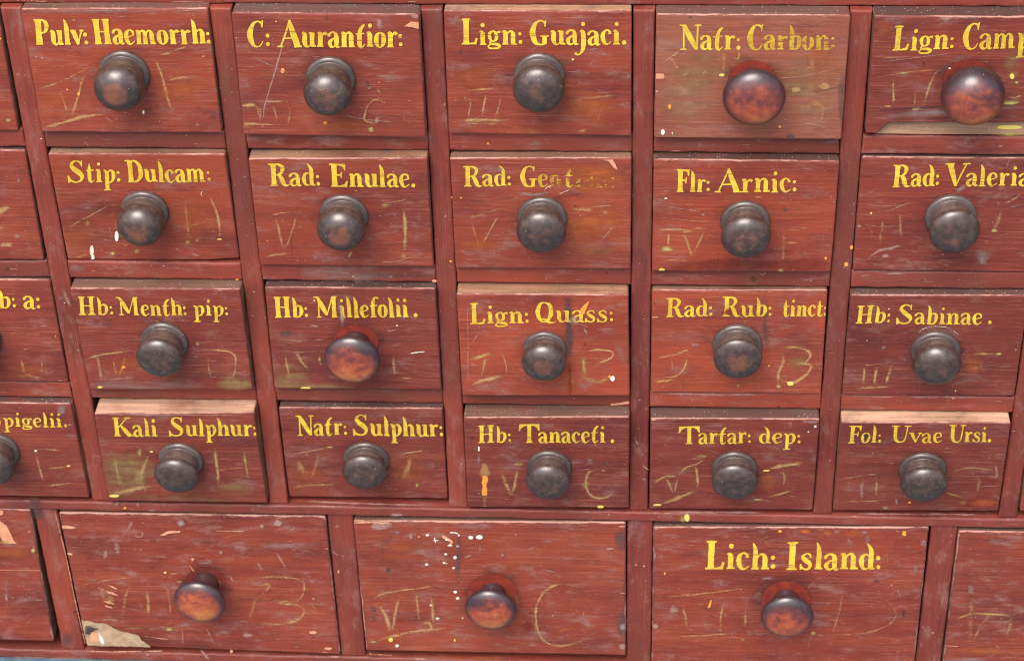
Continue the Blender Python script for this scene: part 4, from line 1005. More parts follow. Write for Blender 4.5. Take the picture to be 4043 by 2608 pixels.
    (3, 3): [('s', 'C', '12', 22, .8, [(1870, 850), (1990, 820), (2150, 765)]), ('s', 'C', '12', 26, .8, [(1940, 850), (1990, 900)]), ('s', 'C', '12', 20, .7, [(2080, 790), (2060, 900), (2035, 1000)]), ('s', 'C', '12', 14, .6, [(2220, 760), (2260, 880), (2270, 990)]), ('s', 'C', '12', 30, .85, [(1930, 1085), (2010, 1030), (2130, 1000), (2280, 965)]), ('s', 'P', '12', 20, .7, [(2010, 600), (1940, 715)]),
             ('s', 'S', '22', 104, .8, [(546, 262), (550, 400), (552, 500), (560, 640), (568, 810)]), ('s', 'S', '22', 90, .7, [(546, 262), (552, 500), (568, 810)]), ('s', 'E', '22', 100, 1.2, [(565, 850), (566, 1000), (568, 1155)]), ('s', 'R', '22', 60, .9, [(565, 850), (568, 1155)]), ('p', 'O', '22', [(742, 305), (705, 332), (668, 370), (654, 400), (672, 425), (694, 424), (712, 385), (728, 345)]), ('s', 'L', '22', 56, .7, [(690, 800), (690, 900), (700, 980)]),
             ('s', 'C', '22', 17, .85, [(650, 780), (790, 745), (940, 760), (930, 820), (760, 885)]), ('s', 'L', '22', 40, .8, [(660, 970), (740, 1010), (840, 1030), (910, 990)]), ('b', 'W', '22', 948, 1000, 20, 26), ('b', 'O', '22', 922, 984, 14, 14), ('s', 'G', '22', 50, 1.0, [(970, 660), (1010, 740), (1050, 850)]), ('s', 'P', '22', 34, .9, [(690, 540), (725, 620)]), ('s', 'P', '22', 9, .7, [(600, 510), (700, 525), (740, 560)]), ('b', 'G', '22', 600, 480, 50, 50, .6), ('b', 'R', '22', 700, 695, 18, 18, .9), ('s', 'P', '12', 8, .8, [(1915, 300), (1920, 700), (1920, 1140)])],
    (3, 4): [('s', 'C', '22', 21, .75, [(1320, 825), (1500, 790), (1640, 740), (1720, 715)]), ('s', 'C', '22', 17, .8, [(1620, 760), (1600, 880), (1530, 970), (1380, 995)]), ('s', 'C', '22', 24, .75, [(1300, 1035), (1530, 1010)]), ('s', 'C', '22', 14, .5, [(1470, 800), (1490, 950)]), ('s', 'C', '32', 30, .75, [(190, 760), (205, 850), (160, 950), (160, 1080)]), ('s', 'C', '32', 28, .8, [(160, 745), (300, 720), (440, 770), (400, 850), (220, 880)]),
             ('s', 'C', '32', 28, .85, [(230, 880), (400, 870), (450, 900), (380, 990), (270, 1040), (180, 1000)]), ('b', 'Y', '32', 265, 1045, 30, 20), ('b', 'L', '32', 160, 1068, 24, 22, 1.0), ('s', 'S', '32', 76, .7, [(35, 240), (40, 540), (60, 740)]), ('s', 'E', '22', 50, .8, [(2250, 960), (2250, 1130)]), ('b', 'R', '22', 1975, 410, 34, 32, 1.2), ('s', 'P', '22', 18, .8, [(1560, 1060), (1540, 1100)]), ('s', 'P', '22', 16, .6, [(1420, 1040), (1390, 1110)]),
             ('s', 'P', '22', 16, .8, [(1300, 375), (1340, 378)]), ('s', 'K', '22', 10, .9, [(1300, 455), (1355, 452)]), ('b', 'G', '22', 1680, 700, 40, 18, .9), ('b', 'O', '32', 75, 888, 11, 9), ('b', 'L', '22', 2072, 1065, 12, 14, .9), ('b', 'V', '32', 330, 800, 110, 150, .5), ('b', 'E', '22', 1600, 1060, 400, 80, .4)],
    (3, 5): [('s', 'C', '32', 22, .75, [(930, 890), (925, 980), (910, 1065)]), ('s', 'C', '32', 22, .8, [(1040, 890), (1025, 980), (1015, 1065)]), ('s', 'C', '32', 26, .7, [(1185, 860), (1140, 980), (1120, 1060)]), ('s', 'C', '32', 14, .5, [(860, 890), (1190, 860)]), ('s', 'C', '32', 16, .7, [(815, 1090), (1000, 1082), (1200, 1075)]), ('b', 'E', '32', 1900, 870, 80, 120, .6), ('s', 'C', '32', 16, .6, [(1870, 780), (2150, 780)]), ('s', 'T', '32', 16, .75, [(1870, 915), (1990, 900)]), ('b', 'L', '32', 2130, 780, 30, 14, .9),
             ('b', 'P', '32', 2280, 745, 12, 22, .9), ('s', 'G', '32', 16, .9, [(1040, 575), (1065, 605)]), ('b', 'G', '32', 952, 662, 10, 14, .9), ('b', 'G', '32', 1095, 730, 20, 25, .8), ('s', 'W', '32', 5, .7, [(1400, 600), (1470, 550), (1560, 535), (1680, 550), (1770, 610)]), ('b', 'G', '32', 1560, 620, 260, 100, .35), ('b', 'W', '32', 1742, 1112, 6, 6), ('b', 'W', '32', 1147, 378, 6, 6)],
    (4, 0): [('s', 'C', '03', 20, .65, [(300, 600), (330, 700), (370, 840), (390, 940)]), ('s', 'C', '03', 14, .6, [(290, 605), (560, 625)]), ('s', 'C', '03', 12, .6, [(390, 790), (630, 765)]), ('s', 'C', '03', 14, .65, [(390, 945), (690, 910)]), ('b', 'Y', '03', 612, 763, 18, 7), ('b', 'W', '03', 320, 628, 14, 9), ('b', 'P', '03', 625, 395, 20, 12, .8), ('b', 'G', '03', 550, 260, 40, 60, .6), ('s', 'E', '03', 16, .9, [(390, 205), (470, 205)])],
    (4, 1): [('b', 'V', '03', 1080, 850, 200, 240, 1.0), ('b', 'V', '03', 1200, 800, 200, 180, .8), ('s', 'L', '03', 46, .7, [(1030, 660), (1050, 820), (1090, 960)]), ('s', 'C', '03', 30, .75, [(1350, 640), (1290, 760), (1250, 950)]), ('s', 'C', '03', 32, .8, [(975, 1035), (1150, 980), (1430, 930)]), ('b', 'Y', '03', 1022, 1030, 46, 13), ('s', 'C', '03', 27, .8, [(1915, 560), (1930, 700), (1950, 840), (1950, 950)]), ('s', 'L', '03', 34, .7, [(2180, 620), (2200, 760), (2225, 900)]),
             ('s', 'C', '03', 16, .5, [(1900, 810), (2050, 790), (2200, 770)]), ('b', 'L', '03', 1250, 640, 22, 34, 1.0), ('b', 'V', '03', 2100, 980, 200, 120, .6), ('s', 'P', '03', 12, .9, [(1280, 920), (1310, 1000)]), ('s', 'P', '03', 36, .9, [(840, 300), (1100, 300), (1600, 297), (2300, 300)]), ('b', 'L', '03', 1250, 880, 60, 70, .4), ('b', 'Y', '03', 1355, 635, 16, 8), ('s', 'V', '03', 100, .6, [(1000, 1070), (1700, 1070), (2300, 1080)])],
    (4, 2): [('s', 'C', '13', 52, .55, [(390, 690), (440, 800), (485, 900)]), ('s', 'C', '13', 30, .5, [(590, 640), (560, 760), (510, 900)]), ('s', 'C', '13', 18, .65, [(290, 690), (450, 640), (710, 595)]), ('b', 'L', '13', 685, 595, 34, 10, 1.0), ('s', 'C', '13', 28, .5, [(310, 970), (450, 940), (750, 930)]), ('s', 'C', '13', 18, .5, [(1300, 660), (1420, 640), (1570, 620)]), ('s', 'C', '13', 50, .7, [(1390, 670), (1390, 760), (1330, 900)]),
             ('b', 'L', '13', 1465, 930, 16, 22, .9), ('b', 'E', '13', 1380, 800, 200, 160, .4), ('b', 'E', '13', 460, 840, 220, 160, .35), ('b', 'D', '13', 1640, 775, 22, 10, .9)],
    (4, 3): [('s', 'O', '13', 62, 1.0, [(2072, 850), (2070, 950), (2068, 1028)]), ('s', 'T', '13', 62, 1.4, [(2070, 735), (2072, 860)]), ('s', 'L', '13', 44, .5, [(2068, 1030), (2068, 1130)]), ('b', 'Y', '13', 2068, 1132, 30, 11), ('s', 'C', '13', 32, .65, [(2210, 800), (2260, 920), (2310, 1040)]), ('s', 'C', '23', 28, .6, [(120, 740), (90, 840), (60, 980), (30, 1045)]), ('b', 'L', '23', 110, 745, 50, 24, .9), ('s', 'C', '23', 22, .75, [(880, 795), (740, 820), (710, 930), (740, 1010), (810, 1050), (920, 1030), (960, 960), (880, 960)]),
             ('b', 'Y', '23', 840, 1127, 32, 12), ('s', 'W', '13', 22, .9, [(2018, 590), (2015, 630)]), ('s', 'G', '13', 18, .8, [(2015, 640), (2015, 760)]), ('s', 'P', '23', 20, .5, [(1060, 360), (1105, 420)]), ('b', 'L', '23', 710, 930, 36, 40, .7), ('s', 'P', '23', 8, .7, [(560, 810), (750, 790), (900, 790)]), ('b', 'D', '13', 1955, 512, 24, 16, .9), ('b', 'G', '23', 745, 720, 30, 30, .6)],
    (4, 4): [('s', 'C', '23', 18, .7, [(1310, 920), (1420, 860), (1530, 855)]), ('s', 'C', '23', 17, .8, [(1420, 850), (1465, 950), (1500, 1020)]), ('s', 'C', '23', 14, .7, [(1530, 860), (1500, 1015)]), ('s', 'C', '23', 14, .7, [(1530, 850), (1600, 780), (1690, 750), (1790, 690)]), ('s', 'C', '23', 19, .8, [(1685, 750), (1705, 850), (1710, 960)]), ('s', 'C', '23', 28, .75, [(1720, 970), (1600, 1020), (1450, 1080), (1310, 1115)]), ('b', 'Y', '23', 1348, 1110, 40, 9), ('b', 'L', '23', 1745, 678, 62, 20, .9),
             ('s', 'C', '33', 26, .85, [(20, 805), (200, 760), (410, 735)]), ('b', 'Y', '33', 50, 803, 34, 8), ('s', 'C', '33', 26, .5, [(150, 800), (210, 840), (200, 960)]), ('s', 'C', '33', 16, .6, [(0, 1060), (340, 965)]), ('s', 'P', '33', 36, .6, [(270, 350), (262, 430)]), ('b', 'P', '33', 450, 360, 90, 30, .9), ('b', 'W', '33', 489, 408, 11, 11), ('b', 'W', '33', 427, 457, 8, 7), ('b', 'E', '33', 60, 900, 80, 100, .5), ('b', 'L', '23', 2240, 1063, 40, 13, 1.0), ('p', 'K', '23', [(1288, 325), (1320, 325), (1345, 345), (1320, 358), (1290, 352)]), ('b', 'G', '23', 1510, 335, 40, 26, .8)],
    (4, 5): [('s', 'P', '33', 36, .7, [(780, 880), (790, 960), (790, 1060)]), ('s', 'P', '33', 38, .65, [(930, 880), (900, 960), (910, 1080)]), ('s', 'C', '33', 28, .65, [(1040, 840), (1035, 960), (1035, 1080)]), ('s', 'C', '33', 14, .5, [(670, 895), (900, 850), (1090, 830)]), ('s', 'C', '33', 16, .7, [(725, 1080), (1085, 1075)]), ('s', 'L', '33', 17, .9, [(1700, 820), (1870, 780), (2090, 800)]), ('s', 'C', '33', 26, .5, [(1910, 820), (1950, 900), (1930, 1020)]), ('s', 'L', '33', 20, .7, [(1650, 1000), (1760, 1030), (1850, 1060)]), ('b', 'L', '33', 1810, 1090, 40, 16, .9),
             ('b', 'R', '33', 2050, 895, 110, 30, 1.0), ('b', 'R', '33', 1985, 1095, 180, 66, 1.1), ('b', 'E', '33', 1990, 1090, 150, 45, .6), ('b', 'O', '33', 1330, 1088, 15, 11), ('b', 'D', '33', 945, 497, 26, 30, 1.3), ('b', 'D', '33', 945, 497, 18, 20, 1.3), ('s', 'P', '33', 7, .9, [(1960, 945), (2140, 940)]), ('s', 'P', '33', 8, .8, [(2080, 990), (2120, 1050), (2140, 1030)]), ('s', 'G', '33', 24, .9, [(1215, 1050), (1215, 1110)]), ('b', 'G', '33', 1115, 1138, 36, 14, 1.0), ('s', 'P', '33', 30, .8, [(2100, 740), (2110, 840), (2085, 880)]), ('s', 'G', '33', 9, .9, [(1620, 632), (1740, 638)]),
             ('p', 'K', '33', [(706, 352), (950, 345), (1150, 343), (1400, 343), (1700, 350), (2000, 352), (2236, 356), (2242, 385), (1950, 378), (1860, 385), (1710, 382), (1660, 372), (1400, 365), (1050, 362), (850, 368), (712, 376)])],
    (4, 6): [],
    (5, 0): [('p', 'K', '04', [(-10, 280), (60, 330), (100, 410), (120, 460), (150, 490), (60, 490), (20, 460), (-10, 400)]), ('b', 'L', '04', 40, 480, 50, 20, .8), ('b', 'K', '04', 10, 208, 22, 24), ('s', 'P', '04', 22, .9, [(240, 380), (290, 375)]), ('b', 'L', '04', 300, 545, 20, 26, 1.0), ('s', 'G', '04', 18, .8, [(60, 800), (60, 1040)]), ('s', 'P', '04', 10, .8, [(300, 990), (400, 985)]), ('s', 'P', '04', 12, .7, [(330, 1090), (290, 1160), (220, 1210)]), ('s', 'K', '04', 7, .9, [(0, 720), (360, 725)]), ('b', 'E', '04', 100, 560, 200, 60, .4)],
    (5, 1): [('s', 'C', '04', 18, .5, [(680, 870), (900, 820), (1300, 770)]), ('s', 'C', '04', 42, .55, [(890, 850), (930, 960), (960, 1030)]), ('s', 'C', '04', 32, .5, [(1170, 830), (1120, 980), (1100, 1180)]), ('s', 'C', '04', 32, .6, [(1310, 870), (1325, 1000), (1330, 1150)]), ('s', 'C', '04', 28, .5, [(1470, 820), (1510, 950), (1540, 1190)]), ('s', 'C', '04', 22, .45, [(880, 1160), (1100, 1165)]), ('s', 'C', '04', 18, .5, [(1080, 1235), (1300, 1240)]),
             ('s', 'C', '14', 20, .5, [(0, 870), (150, 850), (60, 960), (0, 1030)]), ('s', 'C', '14', 22, .6, [(-120, 800), (220, 780), (420, 810), (460, 870), (430, 960), (350, 1000), (60, 980)]), ('s', 'C', '14', 30, .6, [(60, 1000), (380, 1030), (460, 1080), (400, 1160), (250, 1200), (0, 1190)]), ('s', 'C', '04', 26, .5, [(2290, 960), (2250, 1100), (2200, 1200)]), ('s', 'P', '04', 26, .5, [(2050, 1190), (2250, 1170)]),
             ('p', 'K', '04', [(540, 322), (600, 320), (660, 330), (684, 342), (650, 352), (545, 347)]), ('p', 'K', '04', [(592, 565), (640, 566), (656, 576), (640, 586), (596, 580)]), ('p', 'K', '04', [(1430, 408), (1500, 370), (1615, 368), (1612, 385), (1510, 392), (1470, 412)]), ('p', 'K', '04', [(940, 902), (1010, 918), (1070, 948), (1030, 944), (970, 924)]), ('p', 'K', '04', [(955, 848), (1010, 862), (1060, 892), (1020, 884)]), ('p', 'K', '04', [(912, 988), (980, 1000), (1035, 1025), (970, 1015)]), ('b', 'L', '04', 990, 985, 42, 40, .9), ('p', 'K', '04', [(935, 1030), (990, 1045), (1015, 1060), (960, 1052)]),
             ('p', 'H', '04', [(712, 1160), (790, 1172), (860, 1190), (950, 1196), (1000, 1225), (1060, 1258), (1180, 1285), (1240, 1300), (1265, 1345), (1310, 1370), (1350, 1408), (1200, 1402), (900, 1398), (785, 1390), (770, 1330), (740, 1250)]), ('b', 'D', '04', 800, 1262, 50, 60, 1.3), ('b', 'D', '04', 850, 1245, 40, 12, 1.3), ('b', 'K', '04', 850, 1320, 50, 50), ('p', 'W', '04', [(885, 1270), (900, 1300), (925, 1335), (935, 1378), (905, 1372), (890, 1330)]), ('s', 'P', '04', 34, .8, [(1200, 260), (1160, 330), (1110, 400)]), ('s', 'P', '04', 14, .9, [(1230, 385), (1275, 380), (1270, 420), (1215, 415), (1230, 385)]),
             ('s', 'P', '04', 60, .6, [(1040, 460), (1060, 600)]), ('s', 'P', '04', 40, .5, [(960, 520), (930, 640)]), ('b', 'G', '04', 1620, 300, 40, 34, 1.0), ('b', 'K', '04', 1725, 622, 14, 12), ('b', 'G', '04', 1840, 645, 70, 26, 1.0), ('b', 'P', '04', 1975, 560, 22, 18, 1.0), ('s', 'K', '04', 7, .9, [(1930, 368), (2180, 372)]), ('b', 'K', '14', 535, 1275, 36, 14), ('s', 'P', '14', 12, 1.0, [(345, 325), (370, 335), (350, 355), (328, 345), (345, 325)]), ('b', 'P', '14', 225, 300, 40, 38, 1.0), ('b', 'P', '14', 80, 325, 22, 26, .9),
             ('b', 'K', '14', 670, 1418, 34, 14), ('s', 'K', '14', 12, .8, [(620, 1450), (760, 1470)]), ('s', 'P', '14', 18, .7, [(200, 550), (260, 640), (310, 740)]), ('s', 'P', '14', 30, .6, [(40, 640), (90, 740)]), ('b', 'P', '14', 540, 972, 16, 18, 1.0), ('s', 'P', '14', 10, .8, [(440, 750), (550, 790)]), ('s', 'K', '04', 8, .8, [(1300, 1310), (1500, 1335)]), ('s', 'P', '04', 12, .9, [(1630, 1190), (1640, 1400)]), ('s', 'P', '04', 12, .9, [(1840, 1220), (1930, 1400)]), ('b', 'G', '14', 390, 1405, 22, 10, 1.0), ('b', 'L', '04', 1515, 1245, 34, 20, .9), ('b', 'Y', '04', 1480, 740, 12, 9), ('s', 'C', '04', 14, .9, [(1520, 750), (1590, 752)]), ('s', 'C', '04', 18, .9, [(1570, 820), (1640, 822)]),
             ('s', 'P', '04', 60, .6, [(1900, 1290), (2100, 1270)]), ('s', 'P', '04', 30, .6, [(2000, 1330), (2100, 1220)]), ('b', 'P', '04', 2220, 1300, 60, 26, .8), ('s', 'K', '04', 9, .9, [(1700, 680), (1740, 730)]), ('s', 'P', '04', 14, .9, [(2060, 760), (2090, 830)]), ('s', 'E', '04', 20, .9, [(1380, 600), (1490, 600)]), ('s', 'K', '14', 10, .9, [(640, 522), (672, 526)]), ('s', 'G', '14', 40, .6, [(50, 500), (600, 500)])],
    (5, 2): [('b', 'W', '14', 1558, 408, 17, 10), ('s', 'W', '14', 12, .9, [(1620, 430), (1632, 478)]), ('s', 'W', '14', 10, .9, [(1608, 458), (1655, 456)]), ('s', 'K', '14', 36, .9, [(1690, 415), (1730, 440), (1775, 470), (1750, 500)]), ('b', 'W', '14', 1730, 448, 18, 9), ('b', 'W', '14', 1760, 500, 22, 8), ('s', 'W', '14', 13, 1.0, [(1760, 385), (1810, 388), (1840, 405)]), ('b', 'W', '14', 1838, 410, 9, 9), ('b', 'W', '14', 1945, 430, 22, 16), ('b', 'W', '14', 2020, 425, 30, 20), ('b', 'W', '14', 1830, 507, 16, 10), ('b', 'W', '14', 1805, 608, 18, 15), ('b', 'W', '14', 1722, 578, 14, 10),
             ('b', 'W', '14', 1550, 670, 15, 12), ('b', 'W', '14', 1707, 655, 13, 10), ('b', 'W', '14', 1730, 661, 6, 5), ('b', 'W', '14', 1792, 700, 13, 10), ('b', 'W', '14', 1807, 915, 16, 13), ('b', 'W', '14', 1827, 971, 16, 13), ('b', 'W', '14', 1587, 1033, 8, 8), ('b', 'W', '14', 1648, 1152, 16, 9), ('b', 'W', '14', 1287, 1395, 17, 14), ('b', 'W', '14', 1872, 1148, 8, 5), ('b', 'W', '14', 1480, 422, 6, 5), ('b', 'W', '14', 1640, 1466, 22, 6), ('b', 'D', '14', 1205, 718, 24, 22, 1.4), ('b', 'S', '14', 1072, 1070, 26, 28, 1.0), ('b', 'S', '14', 1070, 1140, 22, 18, 1.0), ('s', 'S', '14', 56, .9, [(1840, 400), (1835, 560), (1825, 700), (1830, 830)]), ('s', 'S', '14', 26, .8, [(1240, 370), (1220, 450), (1150, 500), (1150, 640)]),
             ('s', 'C', '14', 16, .65, [(980, 1010), (1200, 920), (1500, 880), (1690, 845)]), ('s', 'C', '14', 27, .75, [(1100, 990), (1160, 1080), (1210, 1200), (1230, 1310)]), ('s', 'C', '14', 25, .6, [(1320, 920), (1280, 1060), (1240, 1290)]), ('s', 'C', '14', 25, .65, [(1455, 900), (1470, 1040), (1485, 1200)]), ('s', 'C', '14', 24, .7, [(1590, 930), (1605, 1080), (1610, 1200)]), ('s', 'C', '14', 30, .7, [(1480, 1200), (1570, 1190), (1590, 1250), (1480, 1270)]), ('s', 'C', '14', 21, .75, [(1060, 1360), (1240, 1310), (1480, 1260), (1790, 1230)]), ('b', 'Y', '14', 1230, 1340, 21, 18), ('b', 'L', '14', 1075, 1358, 34, 13, 1.0), ('s', 'E', '14', 26, .8, [(1270, 1180), (1300, 1280), (1360, 1390)]),
             ('s', 'C', '24', 21, .7, [(690, 990), (730, 945), (690, 890), (580, 850), (450, 850), (340, 910), (270, 1040), (270, 1200), (310, 1320), (400, 1380), (540, 1390), (700, 1330), (780, 1270)]), ('s', 'C', '24', 18, .5, [(262, 960), (262, 1340)]), ('b', 'P', '14', 1150, 310, 110, 60, 1.0), ('s', 'K', '14', 24, .8, [(900, 300), (1010, 290), (1200, 300)]), ('s', 'P', '14', 30, 1.0, [(1170, 300), (1180, 350)]), ('s', 'P', '14', 30, 1.0, [(1080, 310), (1075, 350)]), ('b', 'S', '24', 1020, 450, 60, 120, .7), ('b', 'S', '24', 1030, 1200, 40, 120, .9), ('b', 'P', '24', 920, 528, 46, 14, 1.0), ('s', 'G', '24', 12, .9, [(330, 712), (440, 740)]), ('s', 'G', '24', 14, .8, [(180, 545), (270, 500)]), ('b', 'G', '24', 765, 775, 34, 12, .9),
             ('s', 'K', '24', 10, .9, [(1018, 922), (1065, 926)]), ('b', 'G', '24', 1040, 1230, 30, 60, .8), ('p', 'K', '24', [(1005, 305), (1064, 300), (1066, 335), (1010, 330)]), ('b', 'P', '24', 1040, 1400, 40, 34, .9), ('s', 'P', '24', 14, .9, [(82, 385), (84, 415)]), ('b', 'R', '24', 180, 1220, 60, 50, .6), ('s', 'E', '24', 40, .7, [(450, 1260), (620, 1230)]), ('b', 'G', '14', 1410, 415, 24, 40, .7), ('b', 'G', '14', 1290, 380, 26, 16, .7), ('b', 'Y', '14', 1803, 1343, 7, 12), ('s', 'P', '14', 14, .7, [(1880, 608), (1960, 580)]), ('s', 'G', '14', 16, .6, [(2030, 500), (2025, 580)]), ('b', 'G', '14', 2230, 585, 16, 20, .8), ('s', 'K', '14', 8, .9, [(945, 870), (985, 1090), (1000, 1300), (1020, 1420)]), ('b', 'E', '14', 1300, 560, 300, 120, .35)],
    (5, 3): [('s', 'C', '24', 14, .5, [(1330, 970), (1740, 930), (2170, 880)]), ('s', 'C', '24', 22, .5, [(1570, 1030), (1600, 1140), (1610, 1250)]), ('s', 'C', '24', 22, .6, [(1940, 1020), (1915, 1150), (1910, 1320)]), ('s', 'C', '24', 26, .55, [(2140, 1010), (2130, 1250)]), ('s', 'C', '24', 16, .6, [(1460, 1320), (1800, 1300), (2130, 1280)]), ('s', 'T', '24', 9, .8, [(1570, 950), (1850, 920), (2170, 875)]), ('p', 'O', '24', [(1836, 985), (1822, 992), (1805, 1030), (1796, 1055), (1812, 1060), (1826, 1040)]), ('b', 'O', '24', 1415, 750, 9, 13),
             ('s', 'C', '34', 22, .5, [(740, 890), (710, 1050), (670, 1200), (630, 1340)]), ('s', 'C', '34', 16, .5, [(1010, 930), (1120, 980), (1200, 1080), (1200, 1150), (1100, 1230), (870, 1290), (480, 1290)]), ('b', 'O', '34', 172, 373, 18, 13), ('p', 'O', '34', [(1273, 350), (1298, 350), (1300, 390), (1300, 412), (1278, 416), (1262, 400), (1270, 380)]), ('b', 'E', '34', 400, 370, 60, 34, 1.0), ('b', 'E', '34', 600, 385, 50, 40, .9), ('b', 'E', '34', 820, 390, 70, 36, .9), ('b', 'G', '34', 930, 385, 34, 20, 1.0), ('b', 'G', '34', 680, 375, 30, 22, 1.0),
             ('s', 'G', '34', 30, .7, [(960, 400), (950, 500)]), ('s', 'G', '34', 26, .6, [(790, 430), (800, 520)]), ('s', 'P', '34', 30, .5, [(480, 1170), (450, 1300), (410, 1470)]), ('b', 'L', '34', 470, 1285, 28, 20, 1.0), ('b', 'D', '34', 1278, 1105, 18, 44, .9), ('s', 'P', '34', 12, .8, [(1100, 1150), (1240, 1135)]), ('s', 'P', '34', 12, .6, [(1060, 660), (1130, 580), (1130, 720)]), ('b', 'G', '34', 1455, 480, 30, 40, .9), ('s', 'G', '34', 40, .7, [(1430, 1150), (1400, 1500)]), ('s', 'P', '34', 12, .6, [(1220, 880), (1260, 980)]), ('s', 'P', '34', 12, .6, [(1180, 940), (1310, 960)]),
             ('b', 'K', '34', 1170, 852, 6, 7), ('s', 'P', '24', 10, .7, [(2240, 460), (2350, 410)]), ('s', 'P', '24', 16, .7, [(1750, 1135), (1830, 1125)]), ('b', 'P', '24', 1500, 1070, 50, 50, .6), ('b', 'G', '24', 1320, 590, 20, 60, .9), ('b', 'P', '24', 1330, 1220, 34, 26, .9), ('b', 'L', '24', 2112, 1340, 22, 14, .9), ('b', 'P', '24', 1340, 335, 40, 30, .9), ('s', 'G', '34', 22, .9, [(0, 795), (120, 785)]), ('s', 'G', '34', 20, .6, [(1380, 670), (1390, 750)])],
    (5, 4): [('s', 'C', '34', 40, .5, [(1880, 900), (1880, 1100), (1870, 1410)]), ('s', 'C', '34', 30, .6, [(2090, 1090), (1980, 1200), (1900, 1370)]), ('s', 'C', '34', 16, .75, [(1720, 1165), (1900, 1110), (2150, 1120), (2280, 1130)]), ('s', 'C', '34', 44, .5, [(2250, 1150), (2180, 1350)]), ('b', 'G', '34', 1830, 1530, 240, 34, 1.3), ('s', 'K', '34', 8, .9, [(1660, 1395), (1770, 1402)]), ('s', 'D', '34', 60, .3, [(1780, 450), (2300, 470)]), ('b', 'G', '34', 1880, 890, 30, 50, .6), ('s', 'P', '34', 12, .7, [(2110, 1510), (2280, 1490)]), ('b', 'E', '34', 2000, 1440, 300, 40, .5)],
}
PLACEWORD = {
    (1, 0): 'unlettered red drawer at the left edge, beside the drawer Pulv Haemorrh',
    (1, 1): 'red drawer lettered Pulv: Haemorrh: in yellow, dark collared knob with brown worn face',
    (1, 2): 'red drawer lettered C: Aurantior: with a long diagonal scratch and a chipped corner',
    (1, 3): 'red drawer lettered Lign: Guajaci. above a faint chalked numeral III',
    (1, 4): 'faded tan drawer lettered Natr: Carbon: with worn yellow letters and rosy mushroom knob',
    (1, 5): 'red drawer lettered Lign: Camp with a split lower edge and large rosy knob',
    (2, 0): 'red drawer with broad yellow chalk strokes at the left edge, beside Stip: Dulcam:',
    (2, 1): 'red drawer lettered Stip: Dulcam: with two white paint drips',
    (2, 2): 'red drawer lettered Rad: Enulae. with chalked V and I beside its knob',
    (2, 3): 'red drawer lettered Rad: Gentian: whose last yellow letters have rubbed away to orange',
    (2, 4): 'red drawer lettered Flr: Arnic: with chalked IV and a bright red lower edge',
    (2, 5): 'red drawer lettered Rad: Valeria with pinkish scratches and grey scuffs',
    (3, 0): 'red drawer lettered b: a: at the left edge, beside Hb: Menth: pip:',
    (3, 1): 'dark red drawer lettered Hb: Menth: pip: with chalked IV and D',
    (3, 2): 'dark red drawer lettered Hb: Millefolii. with an orange brown mushroom knob',
    (3, 3): 'red drawer lettered Lign: Quass: with a dark vertical stripe and orange drip',
    (3, 4): 'red drawer lettered Rad: Rub: tinct: with a chalked B on its right',
    (3, 5): 'dark red drawer lettered Hb: Sabinae. with chalked III',
    (4, 0): 'red drawer lettered Spigelii. at the left edge, beside Kali Sulphur:',
    (4, 1): 'red drawer lettered Kali Sulphur: with olive smears and bare pink wood top edge',
    (4, 2): 'dark red drawer lettered Natr: Sulphur: above a visible rail ledge',
    (4, 3): 'dark red drawer lettered Hb: Tanaceti. with a thick orange paint stroke',
    (4, 4): 'dark red drawer lettered Tartar: dep: with chalked VI and a plain black knob',
    (4, 5): 'dark red drawer lettered Fol: Uvae Ursi. with bare pale wood top edge',
    (4, 6): 'dark drawer sliver at the right edge, beside Fol: Uvae Ursi.',
    (5, 0): 'large red bottom drawer at the left edge with a pale wood gouge',
    (5, 1): 'large unlettered bottom drawer chalked VII B with a broken lower left corner',
    (5, 2): 'large unlettered bottom drawer chalked VII C with white paint spatters',
    (5, 3): 'large red bottom drawer lettered Lich: Island: in big yellow letters',
    (5, 4): 'large unlettered bottom drawer at the right edge, beside Lich: Island:',
}


def collar(zr):                                    # foot ring and neck of a turned knob
    q = zr - .16
    return [(.98, 0), (1.0, .02), (1.0, .06), (.995, .12), (.965, .17), (.91, .205), (.86, .218), (.825, .222), (.805, .235), (.81, .28), (.815, .28 + (q - .28) * .25),
            (.80, .28 + (q - .28) * .5), (.77, .28 + (q - .28) * .75), (.745, q), (.74, q + .04)]


def dome(z, b, e):
    return [(math.sin(t) ** e, z + b * math.cos(t)) for t in (1.47, 1.36, 1.2, 1.02, .84, .66, .48, .3, .15)] + [(0, z + b)]


def head_a(zr, b):                                 # flat underside, crisp rim, shallow dome of depth b
    return [(.735, zr - .14), (.80, zr - .132), (.88, zr - .12), (.945, zr - .095), (.985, zr - .05), (1.0, zr)] + dome(zr, b, .74)


def head_b(zr, b):
    k = (zr - .25) / .66
    return [(.50, 0), (.51, .05), (.49, .14 * k), (.465, .26 * k), (.455, .38 * k), (.465, .48 * k), (.50, zr - .34), (.60, zr - .265), (.76, zr - .20), (.90, zr - .14), (.975, zr - .08), (1.0, zr)] + dome(zr, b, .82)


